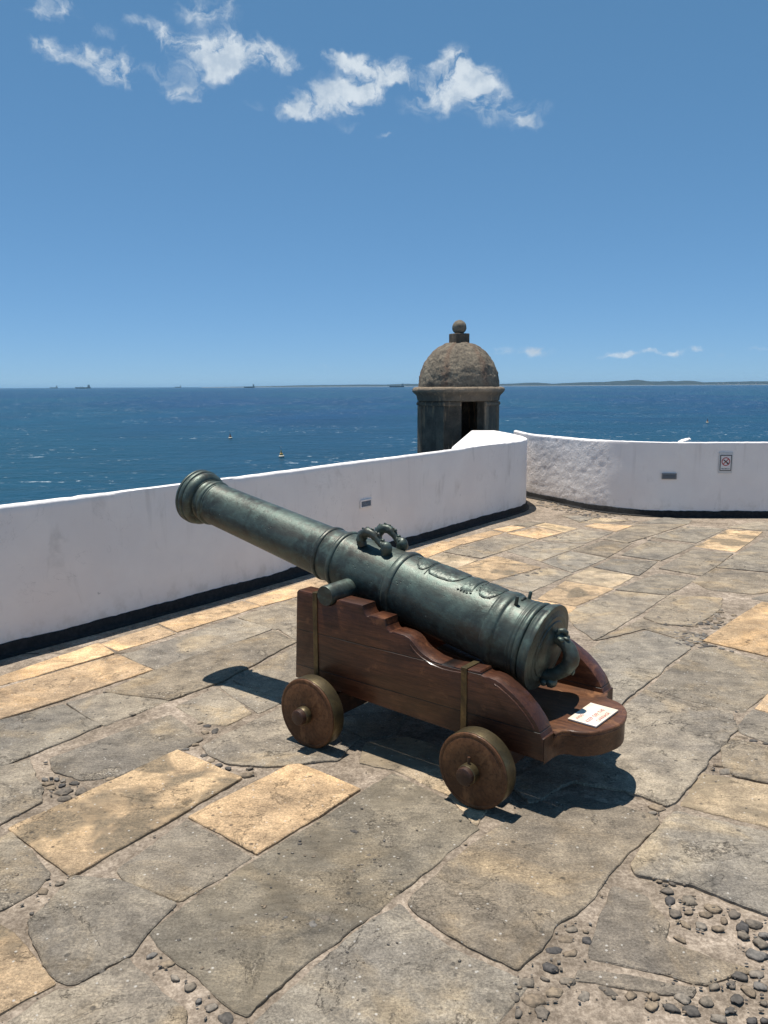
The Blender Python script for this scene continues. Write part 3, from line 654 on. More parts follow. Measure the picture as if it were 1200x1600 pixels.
('G',[(1.922,0.818),(2.35,1.311),(2.629,1.069),(2.202,0.575)]),
('G',[(2.36,1.323),(2.839,1.876),(3.119,1.634),(2.64,1.081)]),
('G',[(2.85,1.888),(3.263,2.365),(3.543,2.123),(3.129,1.646)]),
('G',[(3.274,2.377),(3.862,3.057),(4.142,2.814),(3.553,2.135)]),
('Y',[(3.873,3.069),(4.409,3.688),(4.688,3.445),(4.152,2.826)]),
('G',[(4.419,3.7),(4.966,4.33),(5.245,4.088),(4.699,3.457)]),
('R',[(4.976,4.342),(5.597,5.059),(5.876,4.816),(5.256,4.1)]),
('G',[(5.607,5.071),(6.165,5.714),(6.445,5.472),(5.887,4.828)]),
('G',[(6.175,5.726),(6.693,6.324),(6.973,6.082),(6.455,5.484)]),
('B',[(6.704,6.336),(7.29,7.013),(7.57,6.771),(6.983,6.094)]),
('G',[(7.3,7.025),(7.89,7.706),(8.17,7.463),(7.58,6.783)]),
('B',[(7.901,7.718),(8.559,8.477),(8.838,8.235),(8.18,7.476)]),
('G',[(8.569,8.49),(9.078,9.077),(9.358,8.835),(8.849,8.247)]),
('G',[(-2.68,-5.084),(-2.262,-4.602),(-1.855,-4.954),(-2.273,-5.437)]),
('G',[(-2.252,-4.589),(-1.776,-4.04),(-1.369,-4.393),(-1.845,-4.942)]),
('Y',[(-1.765,-4.028),(-1.301,-3.493),(-0.895,-3.845),(-1.358,-4.381)]),
('G',[(-1.291,-3.481),(-0.861,-2.985),(-0.454,-3.337),(-0.884,-3.833)]),
('G',[(-0.851,-2.972),(-0.47,-2.533),(-0.063,-2.886),(-0.444,-3.325)]),
('R',[(-0.46,-2.521),(0.089,-1.888),(0.496,-2.241),(-0.053,-2.874)]),
('G',[(0.099,-1.876),(0.51,-1.401),(0.917,-1.754),(0.506,-2.228)]),
('Y',[(0.521,-1.389),(0.905,-0.946),(1.312,-1.299),(0.928,-1.742)]),
('B',[(0.916,-0.934),(1.296,-0.495),(1.703,-0.847),(1.322,-1.286)]),
('G',[(1.307,-0.483),(1.683,-0.048),(2.09,-0.4),(1.713,-0.835)]),
('G',[(1.694,-0.035),(2.112,0.447),(2.519,0.095),(2.101,-0.388)]),
('G',[(2.123,0.459),(2.615,1.027),(3.021,0.675),(2.529,0.107)]),
('G',[(2.625,1.039),(3.096,1.583),(3.503,1.231),(3.032,0.687)]),
('R',[(3.107,1.595),(3.684,2.261),(4.091,1.909),(3.514,1.243)]),
('R',[(3.694,2.273),(4.053,2.688),(4.46,2.335),(4.101,1.921)]),
('B',[(4.064,2.7),(4.603,3.323),(5.01,2.97),(4.471,2.347)]),
('G',[(4.614,3.335),(5.036,3.822),(5.443,3.469),(5.021,2.982)]),
('B',[(5.046,3.834),(5.676,4.561),(6.083,4.208),(5.453,3.481)]),
('R',[(5.686,4.573),(6.243,5.215),(6.65,4.863),(6.093,4.22)]),
('G',[(6.254,5.227),(6.775,5.829),(7.182,5.476),(6.66,4.875)]),
('G',[(6.785,5.841),(7.444,6.601),(7.851,6.249),(7.192,5.488)]),
('R',[(7.455,6.613),(7.893,7.12),(8.3,6.767),(7.861,6.261)]),
('G',[(7.904,7.132),(8.438,7.749),(8.845,7.396),(8.311,6.779)]),
('G',[(8.449,7.761),(8.817,8.186),(9.224,7.833),(8.856,7.409)]),
('G',[(8.828,8.198),(9.461,8.93),(9.868,8.577),(9.234,7.846)]),
('R',[(-2.036,-5.187),(-1.464,-4.527),(-1.162,-4.788),(-1.735,-5.449)]),
('G',[(-1.453,-4.515),(-1.06,-4.061),(-0.758,-4.322),(-1.152,-4.776)]),
('B',[(-1.05,-4.049),(-0.628,-3.563),(-0.327,-3.824),(-0.748,-4.31)]),
('G',[(-0.618,-3.55),(-0.195,-3.062),(0.107,-3.324),(-0.316,-3.812)]),
('G',[(-0.184,-3.05),(0.482,-2.281),(0.783,-2.543),(0.117,-3.312)]),
('G',[(0.492,-2.269),(1.089,-1.581),(1.39,-1.842),(0.794,-2.531)]),
('G',[(1.099,-1.569),(1.57,-1.025),(1.871,-1.287),(1.401,-1.83)]),
('G',[(1.58,-1.013),(1.949,-0.588),(2.251,-0.849),(1.882,-1.275)]),
('R',[(1.959,-0.576),(2.562,0.119),(2.863,-0.142),(2.261,-0.837)]),
('B',[(2.572,0.132),(3.215,0.873),(3.517,0.612),(2.874,-0.13)]),
('G',[(3.225,0.885),(3.632,1.355),(3.934,1.093),(3.527,0.624)]),
('B',[(3.643,1.367),(4.286,2.11),(4.588,1.849),(3.944,1.106)]),
('G',[(4.297,2.122),(4.968,2.897),(5.27,2.636),(4.599,1.861)]),
('Y',[(4.979,2.909),(5.584,3.608),(5.886,3.347),(5.281,2.648)]),
('G',[(5.595,3.62),(6.109,4.214),(6.411,3.953),(5.897,3.359)]),
('R',[(6.12,4.226),(6.777,4.984),(7.078,4.723),(6.422,3.965)]),
('B',[(6.787,4.997),(7.304,5.593),(7.606,5.331),(7.089,4.735)]),
('B',[(7.314,5.605),(7.869,6.246),(8.171,5.984),(7.616,5.344)]),
('G',[(7.88,6.258),(8.491,6.963),(8.793,6.702),(8.182,5.996)]),
('R',[(8.502,6.975),(8.884,7.417),(9.186,7.156),(8.803,6.714)]),
('G',[(8.895,7.429),(9.296,7.892),(9.597,7.63),(9.197,7.168)]),
('R',[(9.306,7.904),(9.672,8.326),(9.974,8.065),(9.608,7.643)]),
('G',[(-1.57,-5.284),(-1.048,-4.681),(-0.702,-4.981),(-1.224,-5.584)]),
('G',[(-1.038,-4.669),(-0.419,-3.955),(-0.073,-4.254),(-0.692,-4.969)]),
('G',[(-0.408,-3.942),(0.134,-3.317),(0.48,-3.617),(-0.062,-4.242)]),
('R',[(0.144,-3.305),(0.59,-2.791),(0.936,-3.091),(0.49,-3.605)]),
('Y',[(0.6,-2.779),(1.16,-2.133),(1.506,-2.432),(0.946,-3.079)]),
('Y',[(1.17,-2.121),(1.616,-1.606),(1.962,-1.906),(1.517,-2.42)]),
('Y',[(1.627,-1.594),(2.074,-1.077),(2.421,-1.377),(1.973,-1.894)]),
('G',[(2.085,-1.065),(2.58,-0.494),(2.926,-0.794),(2.431,-1.365)]),
('G',[(2.59,-0.482),(2.979,-0.033),(3.325,-0.333),(2.936,-0.781)]),
('G',[(2.99,-0.021),(3.608,0.693),(3.954,0.393),(3.336,-0.32)]),
('G',[(3.619,0.705),(4.073,1.23),(4.419,0.93),(3.965,0.405)]),
('Y',[(4.083,1.242),(4.475,1.694),(4.821,1.394),(4.43,0.942)]),
('G',[(4.486,1.706),(5.098,2.412),(5.444,2.112),(4.832,1.406)]),
('G',[(5.108,2.424),(5.558,2.943),(5.904,2.643),(5.454,2.125)]),
('G',[(5.568,2.955),(6.234,3.724),(6.58,3.424),(5.914,2.655)]),
('Y',[(6.244,3.736),(6.801,4.379),(7.147,4.079),(6.59,3.436)]),
('Y',[(6.812,4.391),(7.456,5.134),(7.802,4.834),(7.158,4.091)]),
('G',[(7.466,5.146),(7.888,5.633),(8.234,5.333),(7.812,4.846)]),
('G',[(7.898,5.645),(8.476,6.311),(8.822,6.011),(8.245,5.345)]),
('G',[(8.486,6.323),(8.941,6.848),(9.287,6.548),(8.832,6.024)]),
('G',[(8.951,6.86),(9.526,7.524),(9.872,7.224),(9.298,6.561)]),
('G',[(9.537,7.536),(9.928,7.988),(10.274,7.688),(9.883,7.236)]),
('G',[(9.939,8.0),(10.413,8.547),(10.759,8.247),(10.285,7.7)]),
('R',[(-0.942,-5.283),(-0.337,-4.584),(0.021,-4.894),(-0.585,-5.593)]),
('G',[(-0.327,-4.572),(0.118,-4.058),(0.476,-4.368),(0.031,-4.882)]),
('Y',[(0.129,-4.046),(0.71,-3.376),(1.067,-3.686),(0.487,-4.356)]),
('G',[(0.72,-3.364),(1.264,-2.737),(1.621,-3.047),(1.078,-3.674)]),
('B',[(1.274,-2.725),(1.784,-2.136),(2.142,-2.446),(1.632,-3.035)]),
('G',[(1.795,-2.124),(2.403,-1.421),(2.761,-1.731),(2.152,-2.434)]),
('G',[(2.414,-1.409),(3.07,-0.652),(3.428,-0.962),(2.772,-1.719)]),
('G',[(3.081,-0.64),(3.514,-0.14),(3.872,-0.449),(3.438,-0.949)]),
('B',[(3.524,-0.127),(4.095,0.531),(4.453,0.221),(3.882,-0.437)]),
('G',[(4.105,0.543),(4.739,1.275),(5.097,0.965),(4.463,0.233)]),
('G',[(4.749,1.287),(5.273,1.891),(5.631,1.581),(5.107,0.977)]),
('G',[(5.284,1.903),(5.911,2.628),(6.269,2.318),(5.641,1.593)]),
('G',[(5.922,2.64),(6.333,3.115),(6.691,2.805),(6.279,2.33)]),
('G',[(6.344,3.127),(7.009,3.895),(7.367,3.585),(6.701,2.817)]),
('G',[(7.02,3.907),(7.526,4.492),(7.884,4.182),(7.377,3.597)]),
('B',[(7.537,4.504),(7.99,5.027),(8.348,4.717),(7.895,4.194)]),
('R',[(8.001,5.039),(8.442,5.549),(8.8,5.239),(8.358,4.729)]),
('B',[(8.453,5.561),(9.012,6.206),(9.369,5.896),(8.81,5.251)]),
('Y',[(9.022,6.218),(9.495,6.764),(9.853,6.454),(9.38,5.908)]),
('G',[(9.505,6.776),(9.873,7.2),(10.231,6.89),(9.863,6.466)]),
('G',[(9.884,7.212),(10.296,7.688),(10.654,7.379),(10.241,6.902)]),
('B',[(10.306,7.701),(10.698,8.153),(11.056,7.843),(10.664,7.391)]),
('G',[(-0.247,-5.227),(0.161,-4.756),(0.512,-5.059),(0.103,-5.53)]),
('G',[(0.172,-4.744),(0.729,-4.101),(1.079,-4.405),(0.522,-5.047)]),
('G',[(0.739,-4.089),(1.392,-3.336),(1.742,-3.639),(1.089,-4.393)]),
('G',[(1.402,-3.324),(1.943,-2.7),(2.293,-3.003),(1.752,-3.627)]),
('G',[(1.954,-2.688),(2.49,-2.069),(2.84,-2.372),(2.304,-2.991)]),
('G',[(2.5,-2.057),(3.072,-1.397),(3.422,-1.7),(2.85,-2.36)]),
('B',[(3.082,-1.385),(3.621,-0.763),(3.971,-1.067),(3.432,-1.688)]),
('G',[(3.631,-0.751),(4.062,-0.254),(4.412,-0.557),(3.981,-1.054)]),
('G',[(4.073,-0.242),(4.613,0.381),(4.963,0.078),(4.423,-0.545)]),
('G',[(4.623,0.394),(5.111,0.956),(5.461,0.653),(4.973,0.09)]),
('G',[(5.121,0.968),(5.564,1.479),(5.914,1.176),(5.471,0.665)]),
('G',[(5.574,1.491),(6.117,2.118),(6.468,1.815),(5.924,1.188)]),
('B',[(6.128,2.131),(6.756,2.856),(7.106,2.552),(6.478,1.827)]),
('G',[(6.767,2.868),(7.135,3.293),(7.485,2.99),(7.117,2.565)]),
('G',[(7.146,3.305),(7.747,3.999),(8.097,3.696),(7.496,3.002)]),
('G',[(7.757,4.011),(8.332,4.674),(8.682,4.371),(8.108,3.708)]),
('G',[(8.342,4.686),(8.815,5.232),(9.165,4.928),(8.692,4.383)]),
('Y',[(8.825,5.244),(9.26,5.745),(9.61,5.442),(9.175,4.941)]),
('G',[(9.27,5.757),(9.74,6.3),(10.09,5.997),(9.62,5.454)]),
('G',[(9.751,6.312),(10.401,7.063),(10.751,6.759),(10.101,6.009)]),
('G',[(10.412,7.075),(11.028,7.786),(11.378,7.483),(10.762,6.771)]),
('G',[(11.038,7.798),(11.438,8.259),(11.788,7.956),(11.388,7.495)]),
('B',[(0.215,-5.426),(0.702,-4.864),(1.094,-5.203),(0.607,-5.766)]),
('G',[(0.713,-4.852),(1.193,-4.297),(1.585,-4.636),(1.104,-5.191)]),
('R',[(1.204,-4.285),(1.693,-3.72),(2.085,-4.06),(1.596,-4.624)]),
('G',[(1.703,-3.708),(2.232,-3.098),(2.624,-3.437),(2.095,-4.048)]),
('G',[(2.243,-3.086),(2.92,-2.304),(3.312,-2.643),(2.635,-3.425)]),
('G',[(2.931,-2.292),(3.456,-1.685),(3.848,-2.024),(3.322,-2.631)]),
('G',[(3.467,-1.673),(3.873,-1.204),(4.265,-1.543),(3.859,-2.012)]),
('G',[(3.884,-1.192),(4.32,-0.688),(4.712,-1.027),(4.276,-1.531)]),
('G',[(4.331,-0.676),(4.936,0.022),(5.328,-0.317),(4.723,-1.015)]),
('G',[(4.946,0.035),(5.573,0.758),(5.965,0.418),(5.338,-0.305)]),
('G',[(5.583,0.77),(6.098,1.364),(6.49,1.025),(5.975,0.431)]),
('G',[(6.108,1.376),(6.716,2.078),(7.108,1.738),(6.5,1.037)]),
('R',[(6.727,2.09),(7.122,2.546),(7.514,2.206),(7.119,1.75)]),
('G',[(7.132,2.558),(7.588,3.084),(7.98,2.744),(7.524,2.218)]),
('G',[(7.598,3.096),(8.254,3.853),(8.646,3.513),(7.99,2.756)]),
('G',[(8.265,3.865),(8.759,4.435),(9.15,4.095),(8.657,3.525)]),
('G',[(8.769,4.447),(9.303,5.063),(9.695,4.724),(9.161,4.107)]),
('G',[(9.314,5.075),(9.766,5.598),(10.158,5.258),(9.705,4.736)]),
('Y',[(9.776,5.61),(10.312,6.228),(10.704,5.888),(10.168,5.27)]),
('G',[(10.322,6.24),(10.748,6.731),(11.14,6.392),(10.714,5.9)]),
('G',[(10.759,6.743),(11.115,7.155),(11.507,6.815),(11.15,6.404)]),
('G',[(11.126,7.167),(11.672,7.798),(12.064,7.458),(11.517,6.827)]),
('B',[(1.098,-5.223),(1.557,-4.693),(1.974,-5.054),(1.515,-5.585)]),
('Y',[(1.568,-4.681),(1.92,-4.274),(2.337,-4.636),(1.985,-5.042)]),
('G',[(1.931,-4.262),(2.362,-3.764),(2.779,-4.125),(2.348,-4.624)]),
('G',[(2.373,-3.752),(2.905,-3.138),(3.322,-3.499),(2.79,-4.113)]),
('B',[(2.915,-3.125),(3.316,-2.664),(3.733,-3.025),(3.333,-3.487)]),
('G',[(3.326,-2.652),(3.708,-2.211),(4.125,-2.572),(3.743,-3.013)]),
('G',[(3.718,-2.199),(4.283,-1.548),(4.7,-1.909),(4.135,-2.56)]),
('G',[(4.293,-1.536),(4.893,-0.843),(5.31,-1.204),(4.71,-1.897)]),
('Y',[(4.903,-0.831),(5.258,-0.422),(5.675,-0.783),(5.321,-1.192)]),
('G',[(5.268,-0.41),(5.892,0.31),(6.309,-0.051),(5.685,-0.771)]),
('G',[(5.902,0.322),(6.287,0.765),(6.704,0.404),(6.319,-0.039)]),
('G',[(6.297,0.778),(6.74,1.289),(7.157,0.928),(6.714,0.416)]),
('G',[(6.751,1.301),(7.366,2.011),(7.783,1.65),(7.168,0.94)]),
('G',[(7.376,2.023),(7.744,2.448),(8.161,2.086),(7.794,1.662)]),
('R',[(7.754,2.46),(8.154,2.921),(8.571,2.56),(8.171,2.098)]),
('G',[(8.165,2.933),(8.766,3.627),(9.183,3.266),(8.582,2.572)]),
('B',[(8.776,3.639),(9.308,4.253),(9.725,3.891),(9.193,3.278)]),
('Y',[(9.318,4.265),(9.805,4.826),(10.222,4.465),(9.735,3.903)]),
('G',[(9.815,4.838),(10.342,5.446),(10.759,5.085),(10.232,4.477)]),
('G',[(10.352,5.458),(10.761,5.93),(11.178,5.568),(10.77,5.097)]),
('G',[(10.771,5.942),(11.409,6.677),(11.826,6.316),(11.188,5.581)]),
('Y',[(11.419,6.689),(12.039,7.404),(12.456,7.043),(11.836,6.328)]),
('G',[(12.049,7.417),(12.495,7.932),(12.912,7.57),(12.466,7.055)]),
('G',[(1.667,-5.433),(2.165,-4.858),(2.479,-5.13),(1.981,-5.705)]),
('G',[(2.176,-4.846),(2.622,-4.331),(2.936,-4.603),(2.49,-5.118)]),
('R',[(2.633,-4.319),(3.144,-3.729),(3.458,-4.001),(2.947,-4.591)]),
('G',[(3.155,-3.717),(3.693,-3.095),(4.007,-3.367),(3.469,-3.989)]),
('G',[(3.703,-3.083),(4.214,-2.494),(4.528,-2.766),(4.017,-3.355)]),
('G',[(4.224,-2.482),(4.693,-1.941),(5.007,-2.213),(4.538,-2.754)]),
('G',[(4.703,-1.929),(5.199,-1.357),(5.513,-1.629),(5.017,-2.201)]),
('B',[(5.209,-1.345),(5.575,-0.922),(5.889,-1.194),(5.523,-1.617)]),
('Y',[(5.586,-0.91),(6.048,-0.377),(6.362,-0.649),(5.9,-1.182)]),
('R',[(6.059,-0.365),(6.649,0.317),(6.963,0.045),(6.373,-0.637)]),
('G',[(6.66,0.329),(7.16,0.906),(7.474,0.634),(6.974,0.057)]),
('G',[(7.17,0.918),(7.692,1.52),(8.006,1.248),(7.484,0.646)]),
('Y',[(7.702,1.532),(8.322,2.248),(8.636,1.976),(8.016,1.26)]),
('G',[(8.332,2.26),(8.99,3.019),(9.304,2.747),(8.646,1.988)]),
('G',[(9.0,3.031),(9.468,3.57),(9.782,3.298),(9.314,2.759)]),
('G',[(9.478,3.582),(9.848,4.009),(10.162,3.737),(9.792,3.31)]),
('G',[(9.858,4.021),(10.246,4.468),(10.56,4.196),(10.172,3.749)]),
('G',[(10.256,4.48),(10.781,5.086),(11.095,4.814),(10.57,4.208)]),
('B',[(10.791,5.098),(11.207,5.578),(11.521,5.305),(11.105,4.826)]),
('G',[(11.217,5.59),(11.842,6.311),(12.156,6.039),(11.531,5.318)]),
('G',[(11.853,6.323),(12.275,6.81),(12.589,6.538),(12.167,6.051)]),
('B',[(2.238,-5.433),(2.69,-4.912),(2.989,-5.172),(2.538,-5.693)]),
('Y',[(2.7,-4.9),(3.155,-4.375),(3.455,-4.634),(3.0,-5.16)]),
('G',[(3.166,-4.363),(3.756,-3.681),(4.056,-3.941),(3.466,-4.622)]),
('R',[(3.766,-3.669),(4.171,-3.203),(4.471,-3.462),(4.066,-3.929)]),
('B',[(4.181,-3.191),(4.745,-2.54),(5.045,-2.8),(4.481,-3.45)]),
('R',[(4.755,-2.528),(5.269,-1.935),(5.569,-2.194),(5.055,-2.788)]),
('G',[(5.28,-1.922),(5.753,-1.376),(6.053,-1.636),(5.58,-2.182)]),
('R',[(5.763,-1.364),(6.379,-0.654),(6.679,-0.914),(6.063,-1.624)]),
('G',[(6.39,-0.642),(6.966,0.024),(7.266,-0.236),(6.689,-0.901)]),
('G',[(6.977,0.036),(7.529,0.673),(7.829,0.413),(7.277,-0.223)]),
('Y',[(7.539,0.685),(8.122,1.358),(8.422,1.098),(7.839,0.426)]),
('G',[(8.133,1.37),(8.673,1.994),(8.973,1.734),(8.432,1.11)]),
('G',[(8.684,2.006),(9.263,2.675),(9.563,2.416),(8.983,1.746)]),
('G',[(9.274,2.687),(9.723,3.205),(10.022,2.945),(9.574,2.428)]),
('G',[(9.733,3.217),(10.273,3.841),(10.573,3.581),(10.033,2.958)]),
('G',[(10.284,3.853),(10.679,4.309),(10.978,4.049),(10.583,3.593)]),
('G',[(10.689,4.321),(11.335,5.066),(11.634,4.806),(10.989,4.061)]),
('G',[(11.345,5.078),(11.881,5.697),(12.181,5.437),(11.645,4.818)]),
('G',[(11.892,5.709),(12.554,6.473),(12.854,6.214),(12.192,5.449)]),
('R',[(3.002,-5.182),(3.38,-4.745),(3.726,-5.045),(3.348,-5.482)]),
('G',[(3.391,-4.733),(3.862,-4.19),(4.208,-4.49),(3.737,-5.033)]),
('G',[(3.872,-4.178),(4.453,-3.506),(4.8,-3.806),(4.218,-4.477)]),
('G',[(4.464,-3.494),(5.134,-2.721),(5.48,-3.021),(4.81,-3.794)]),
('Y',[(5.145,-2.709),(5.675,-2.096),(6.022,-2.396),(5.491,-3.009)]),
('G',[(5.686,-2.084),(6.049,-1.665),(6.395,-1.965),(6.032,-2.384)]),
('G',[(6.059,-1.653),(6.573,-1.06),(6.919,-1.36),(6.406,-1.953)]),
('G',[(6.584,-1.048),(7.03,-0.533),(7.376,-0.833),(6.93,-1.348)]),
('B',[(7.04,-0.521),(7.463,-0.033),(7.809,-0.333),(7.386,-0.821)]),
('Y',[(7.473,-0.021),(7.977,0.561),(8.323,0.261),(7.819,-0.321)]),
('G',[(7.988,0.573),(8.427,1.08),(8.773,0.78),(8.334,0.273)]),
('G',[(8.437,1.092),(8.912,1.639),(9.258,1.339),(8.783,0.792)]),
('G',[(8.922,1.651),(9.509,2.329),(9.855,2.029),(9.268,1.352)]),
('G',[(9.52,2.341),(9.941,2.827),(10.287,2.527),(9.866,2.041)]),
('G',[(9.951,2.839),(10.54,3.519),(10.886,3.219),(10.297,2.539)]),
('G',[(10.55,3.531),(11.203,4.284),(11.549,3.984),(10.897,3.231)]),
('G',[(11.214,4.296),(11.663,4.814),(12.009,4.515),(11.56,3.996)]),
('G',[(11.673,4.827),(12.08,5.296),(12.426,4.996),(12.019,4.527)]),
('B',[(3.369,-5.482),(3.759,-5.032),(4.111,-5.337),(3.721,-5.787)]),
('G',[(3.769,-5.02),(4.33,-4.373),(4.682,-4.678),(4.121,-5.325)]),
('B',[(4.34,-4.361),(4.859,-3.762),(5.211,-4.067),(4.692,-4.666)]),
('G',[(4.869,-3.75),(5.449,-3.082),(5.801,-3.387),(5.221,-4.055)]),
('G',[(5.459,-3.07),(6.062,-2.374),(6.414,-2.679),(5.811,-3.375)]),
('B',[(6.072,-2.362),(6.678,-1.663),(7.03,-1.968),(6.424,-2.667)]),
('G',[(6.688,-1.651),(7.229,-1.027),(7.581,-1.331),(7.04,-1.956)]),
('G',[(7.24,-1.014),(7.719,-0.461),(8.071,-0.766),(7.592,-1.319)]),
('G',[(7.73,-0.449),(8.12,0.001),(8.471,-0.304),(8.082,-0.754)]),
('B',[(8.13,0.013),(8.769,0.751),(9.121,0.446),(8.482,-0.292)]),
('G',[(8.78,0.763),(9.203,1.251),(9.555,0.946),(9.132,0.458)]),
('G',[(9.213,1.263),(9.702,1.827),(10.054,1.522),(9.565,0.958)]),
('Y',[(9.712,1.84),(10.353,2.579),(10.705,2.274),(10.064,1.535)]),
('G',[(10.364,2.591),(10.882,3.189),(11.234,2.884),(10.716,2.286)]),
('G',[(10.892,3.201),(11.303,3.675),(11.655,3.371),(11.244,2.896)]),
('G',[(11.314,3.688),(11.851,4.308),(12.203,4.003),(11.666,3.383)]),
('G',[(11.861,4.32),(12.447,4.995),(12.799,4.69),(12.213,4.015)]),
('G',[(4.486,-4.928),(5.148,-4.164),(5.554,-4.516),(4.892,-5.28)]),
('G',[(5.158,-4.152),(5.558,-3.691),(5.964,-4.043),(5.564,-4.504)]),
('G',[(5.569,-3.679),(6.174,-2.981),(6.58,-3.332),(5.975,-4.031)]),
('G',[(6.184,-2.969),(6.675,-2.402),(7.081,-2.754),(6.59,-3.32)]),
('G',[(6.685,-2.39),(7.272,-1.713),(7.678,-2.065),(7.091,-2.742)]),
('G',[(7.282,-1.701),(7.852,-1.044),(8.258,-1.395),(7.688,-2.053)]),
('G',[(7.862,-1.031),(8.221,-0.618),(8.627,-0.97),(8.268,-1.383)]),
('Y',[(8.231,-0.606),(8.774,0.021),(9.18,-0.331),(8.637,-0.958)]),
('G',[(8.785,0.033),(9.356,0.693),(9.762,0.341),(9.191,-0.319)]),
('Y',[(9.367,0.705),(10.02,1.459),(10.426,1.108),(9.773,0.353)]),
('G',[(10.031,1.471),(10.595,2.122),(11.001,1.771),(10.437,1.12)]),
('G',[(10.605,2.134),(11.189,2.808),(11.595,2.457),(11.011,1.783)]),
('G',[(11.2,2.821),(11.864,3.587),(12.27,3.235),(11.606,2.469)]),
('G',[(11.874,3.599),(12.437,4.248),(12.843,3.896),(12.28,3.247)]),
('G',[(4.63,-5.608),(5.026,-5.15),(5.373,-5.451),(4.977,-5.908)]),
('G',[(5.036,-5.138),(5.593,-4.495),(5.94,-4.796),(5.383,-5.439)]),
('G',[(5.604,-4.483),(6.224,-3.767),(6.571,-4.068),(5.951,-4.784)]),
('G',[(6.235,-3.755),(6.887,-3.003),(7.234,-3.303),(6.582,-4.055)]),
('G',[(6.897,-2.99),(7.335,-2.485),(7.682,-2.785),(7.244,-3.291)]),
('G',[(7.346,-2.472),(7.715,-2.046),(8.062,-2.347),(7.693,-2.773)]),
('G',[(7.726,-2.034),(8.385,-1.274),(8.732,-1.574),(8.073,-2.335)]),
('Y',[(8.395,-1.261),(9.054,-0.5),(9.401,-0.801),(8.742,-1.562)]),
('G',[(9.065,-0.488),(9.497,0.01),(9.844,-0.29),(9.412,-0.789)]),
('G',[(9.507,0.023),(10.168,0.785),(10.515,0.484),(9.854,-0.278)]),
('G',[(10.179,0.797),(10.537,1.211),(10.884,0.911),(10.526,0.497)]),
('Y',[(10.548,1.223),(11.15,1.919),(11.497,1.618),(10.895,0.923)]),
('Y',[(11.161,1.931),(11.776,2.64),(12.123,2.34),(11.508,1.63)]),
('G',[(11.786,2.652),(12.263,3.203),(12.61,2.902),(12.133,2.352)]),
('Y',[(5.624,-5.185),(6.178,-4.546),(6.606,-4.917),(6.052,-5.556)]),
('Y',[(6.188,-4.534),(6.598,-4.062),(7.025,-4.432),(6.616,-4.905)]),
('G',[(6.608,-4.05),(7.065,-3.522),(7.493,-3.893),(7.036,-4.42)]),
('G',[(7.076,-3.51),(7.68,-2.812),(8.108,-3.182),(7.503,-3.881)]),
('G',[(7.691,-2.8),(8.175,-2.241),(8.603,-2.611),(8.119,-3.17)]),
('G',[(8.186,-2.229),(8.552,-1.806),(8.98,-2.176),(8.614,-2.599)]),
('B',[(8.563,-1.794),(9.082,-1.195),(9.509,-1.565),(8.99,-2.164)]),
('G',[(9.092,-1.183),(9.682,-0.502),(10.11,-0.872),(9.52,-1.553)]),
('G',[(9.692,-0.49),(10.365,0.287),(10.793,-0.084),(10.12,-0.86)]),
('G',[(10.375,0.299),(11.028,1.052),(11.456,0.682),(10.803,-0.072)]),
('G',[(11.039,1.064),(11.545,1.649),(11.973,1.278),(11.467,0.694)]),
('G',[(11.556,1.661),(12.133,2.327),(12.561,1.957),(11.984,1.29)]),
('R',[(6.235,-5.37),(6.864,-4.643),(7.268,-4.992),(6.638,-5.719)]),
('G',[(6.875,-4.63),(7.368,-4.062),(7.771,-4.411),(7.278,-4.98)]),
('G',[(7.378,-4.049),(7.914,-3.431),(8.318,-3.781),(7.782,-4.399)]),
('G',[(7.925,-3.419),(8.418,-2.85),(8.821,-3.199),(8.328,-3.768)]),
('G',[(8.428,-2.838),(9.007,-2.169),(9.411,-2.519),(8.832,-3.187)]),
('B',[(9.018,-2.157),(9.41,-1.705),(9.813,-2.054),(9.421,-2.507)]),
('G',[(9.42,-1.693),(10.029,-0.99),(10.432,-1.34),(9.824,-2.042)]),
('G',[(10.039,-0.978),(10.404,-0.557),(10.808,-0.906),(10.443,-1.327)]),
('G',[(10.415,-0.545),(10.785,-0.118),(11.188,-0.468),(10.818,-0.894)]),
('G',[(10.795,-0.106),(11.269,0.442),(11.673,0.092),(11.199,-0.455)]),
('Y',[(11.28,0.454),(11.954,1.232),(12.358,0.883),(11.683,0.104)]),
('G',[(11.965,1.244),(12.376,1.719),(12.779,1.369),(12.368,0.895)]),
('G',[(7.24,-5.049),(7.824,-4.375),(8.212,-4.712),(7.628,-5.386)]),
('G',[(7.834,-4.363),(8.343,-3.776),(8.732,-4.112),(8.223,-4.699)]),
('R',[(8.354,-3.763),(9.011,-3.004),(9.4,-3.341),(8.742,-4.1)]),
('Y',[(9.022,-2.992),(9.588,-2.338),(9.977,-2.675),(9.41,-3.329)]),
('G',[(9.599,-2.326),(10.249,-1.575),(10.638,-1.912),(9.987,-2.663)]),
('G',[(10.26,-1.563),(10.828,-0.907),(11.217,-1.244),(10.648,-1.9)]),
('G',[(10.839,-0.895),(11.495,-0.137),(11.884,-0.474),(11.227,-1.232)]),
('G',[(11.506,-0.125),(12.182,0.655),(12.57,0.318),(11.894,-0.462)]),
('G',[(7.395,-5.68),(7.891,-5.106),(8.223,-5.394),(7.726,-5.967)]),
('G',[(7.902,-5.094),(8.344,-4.584),(8.676,-4.871),(8.233,-5.382)]),
('G',[(8.355,-4.571),(8.783,-4.078),(9.114,-4.365),(8.686,-4.859)]),
('G',[(8.793,-4.066),(9.391,-3.376),(9.722,-3.663),(9.124,-4.353)]),
('G',[(9.401,-3.364),(9.88,-2.811),(10.212,-3.098),(9.733,-3.651)]),
('G',[(9.891,-2.798),(10.513,-2.08),(10.845,-2.367),(10.222,-3.086)]),
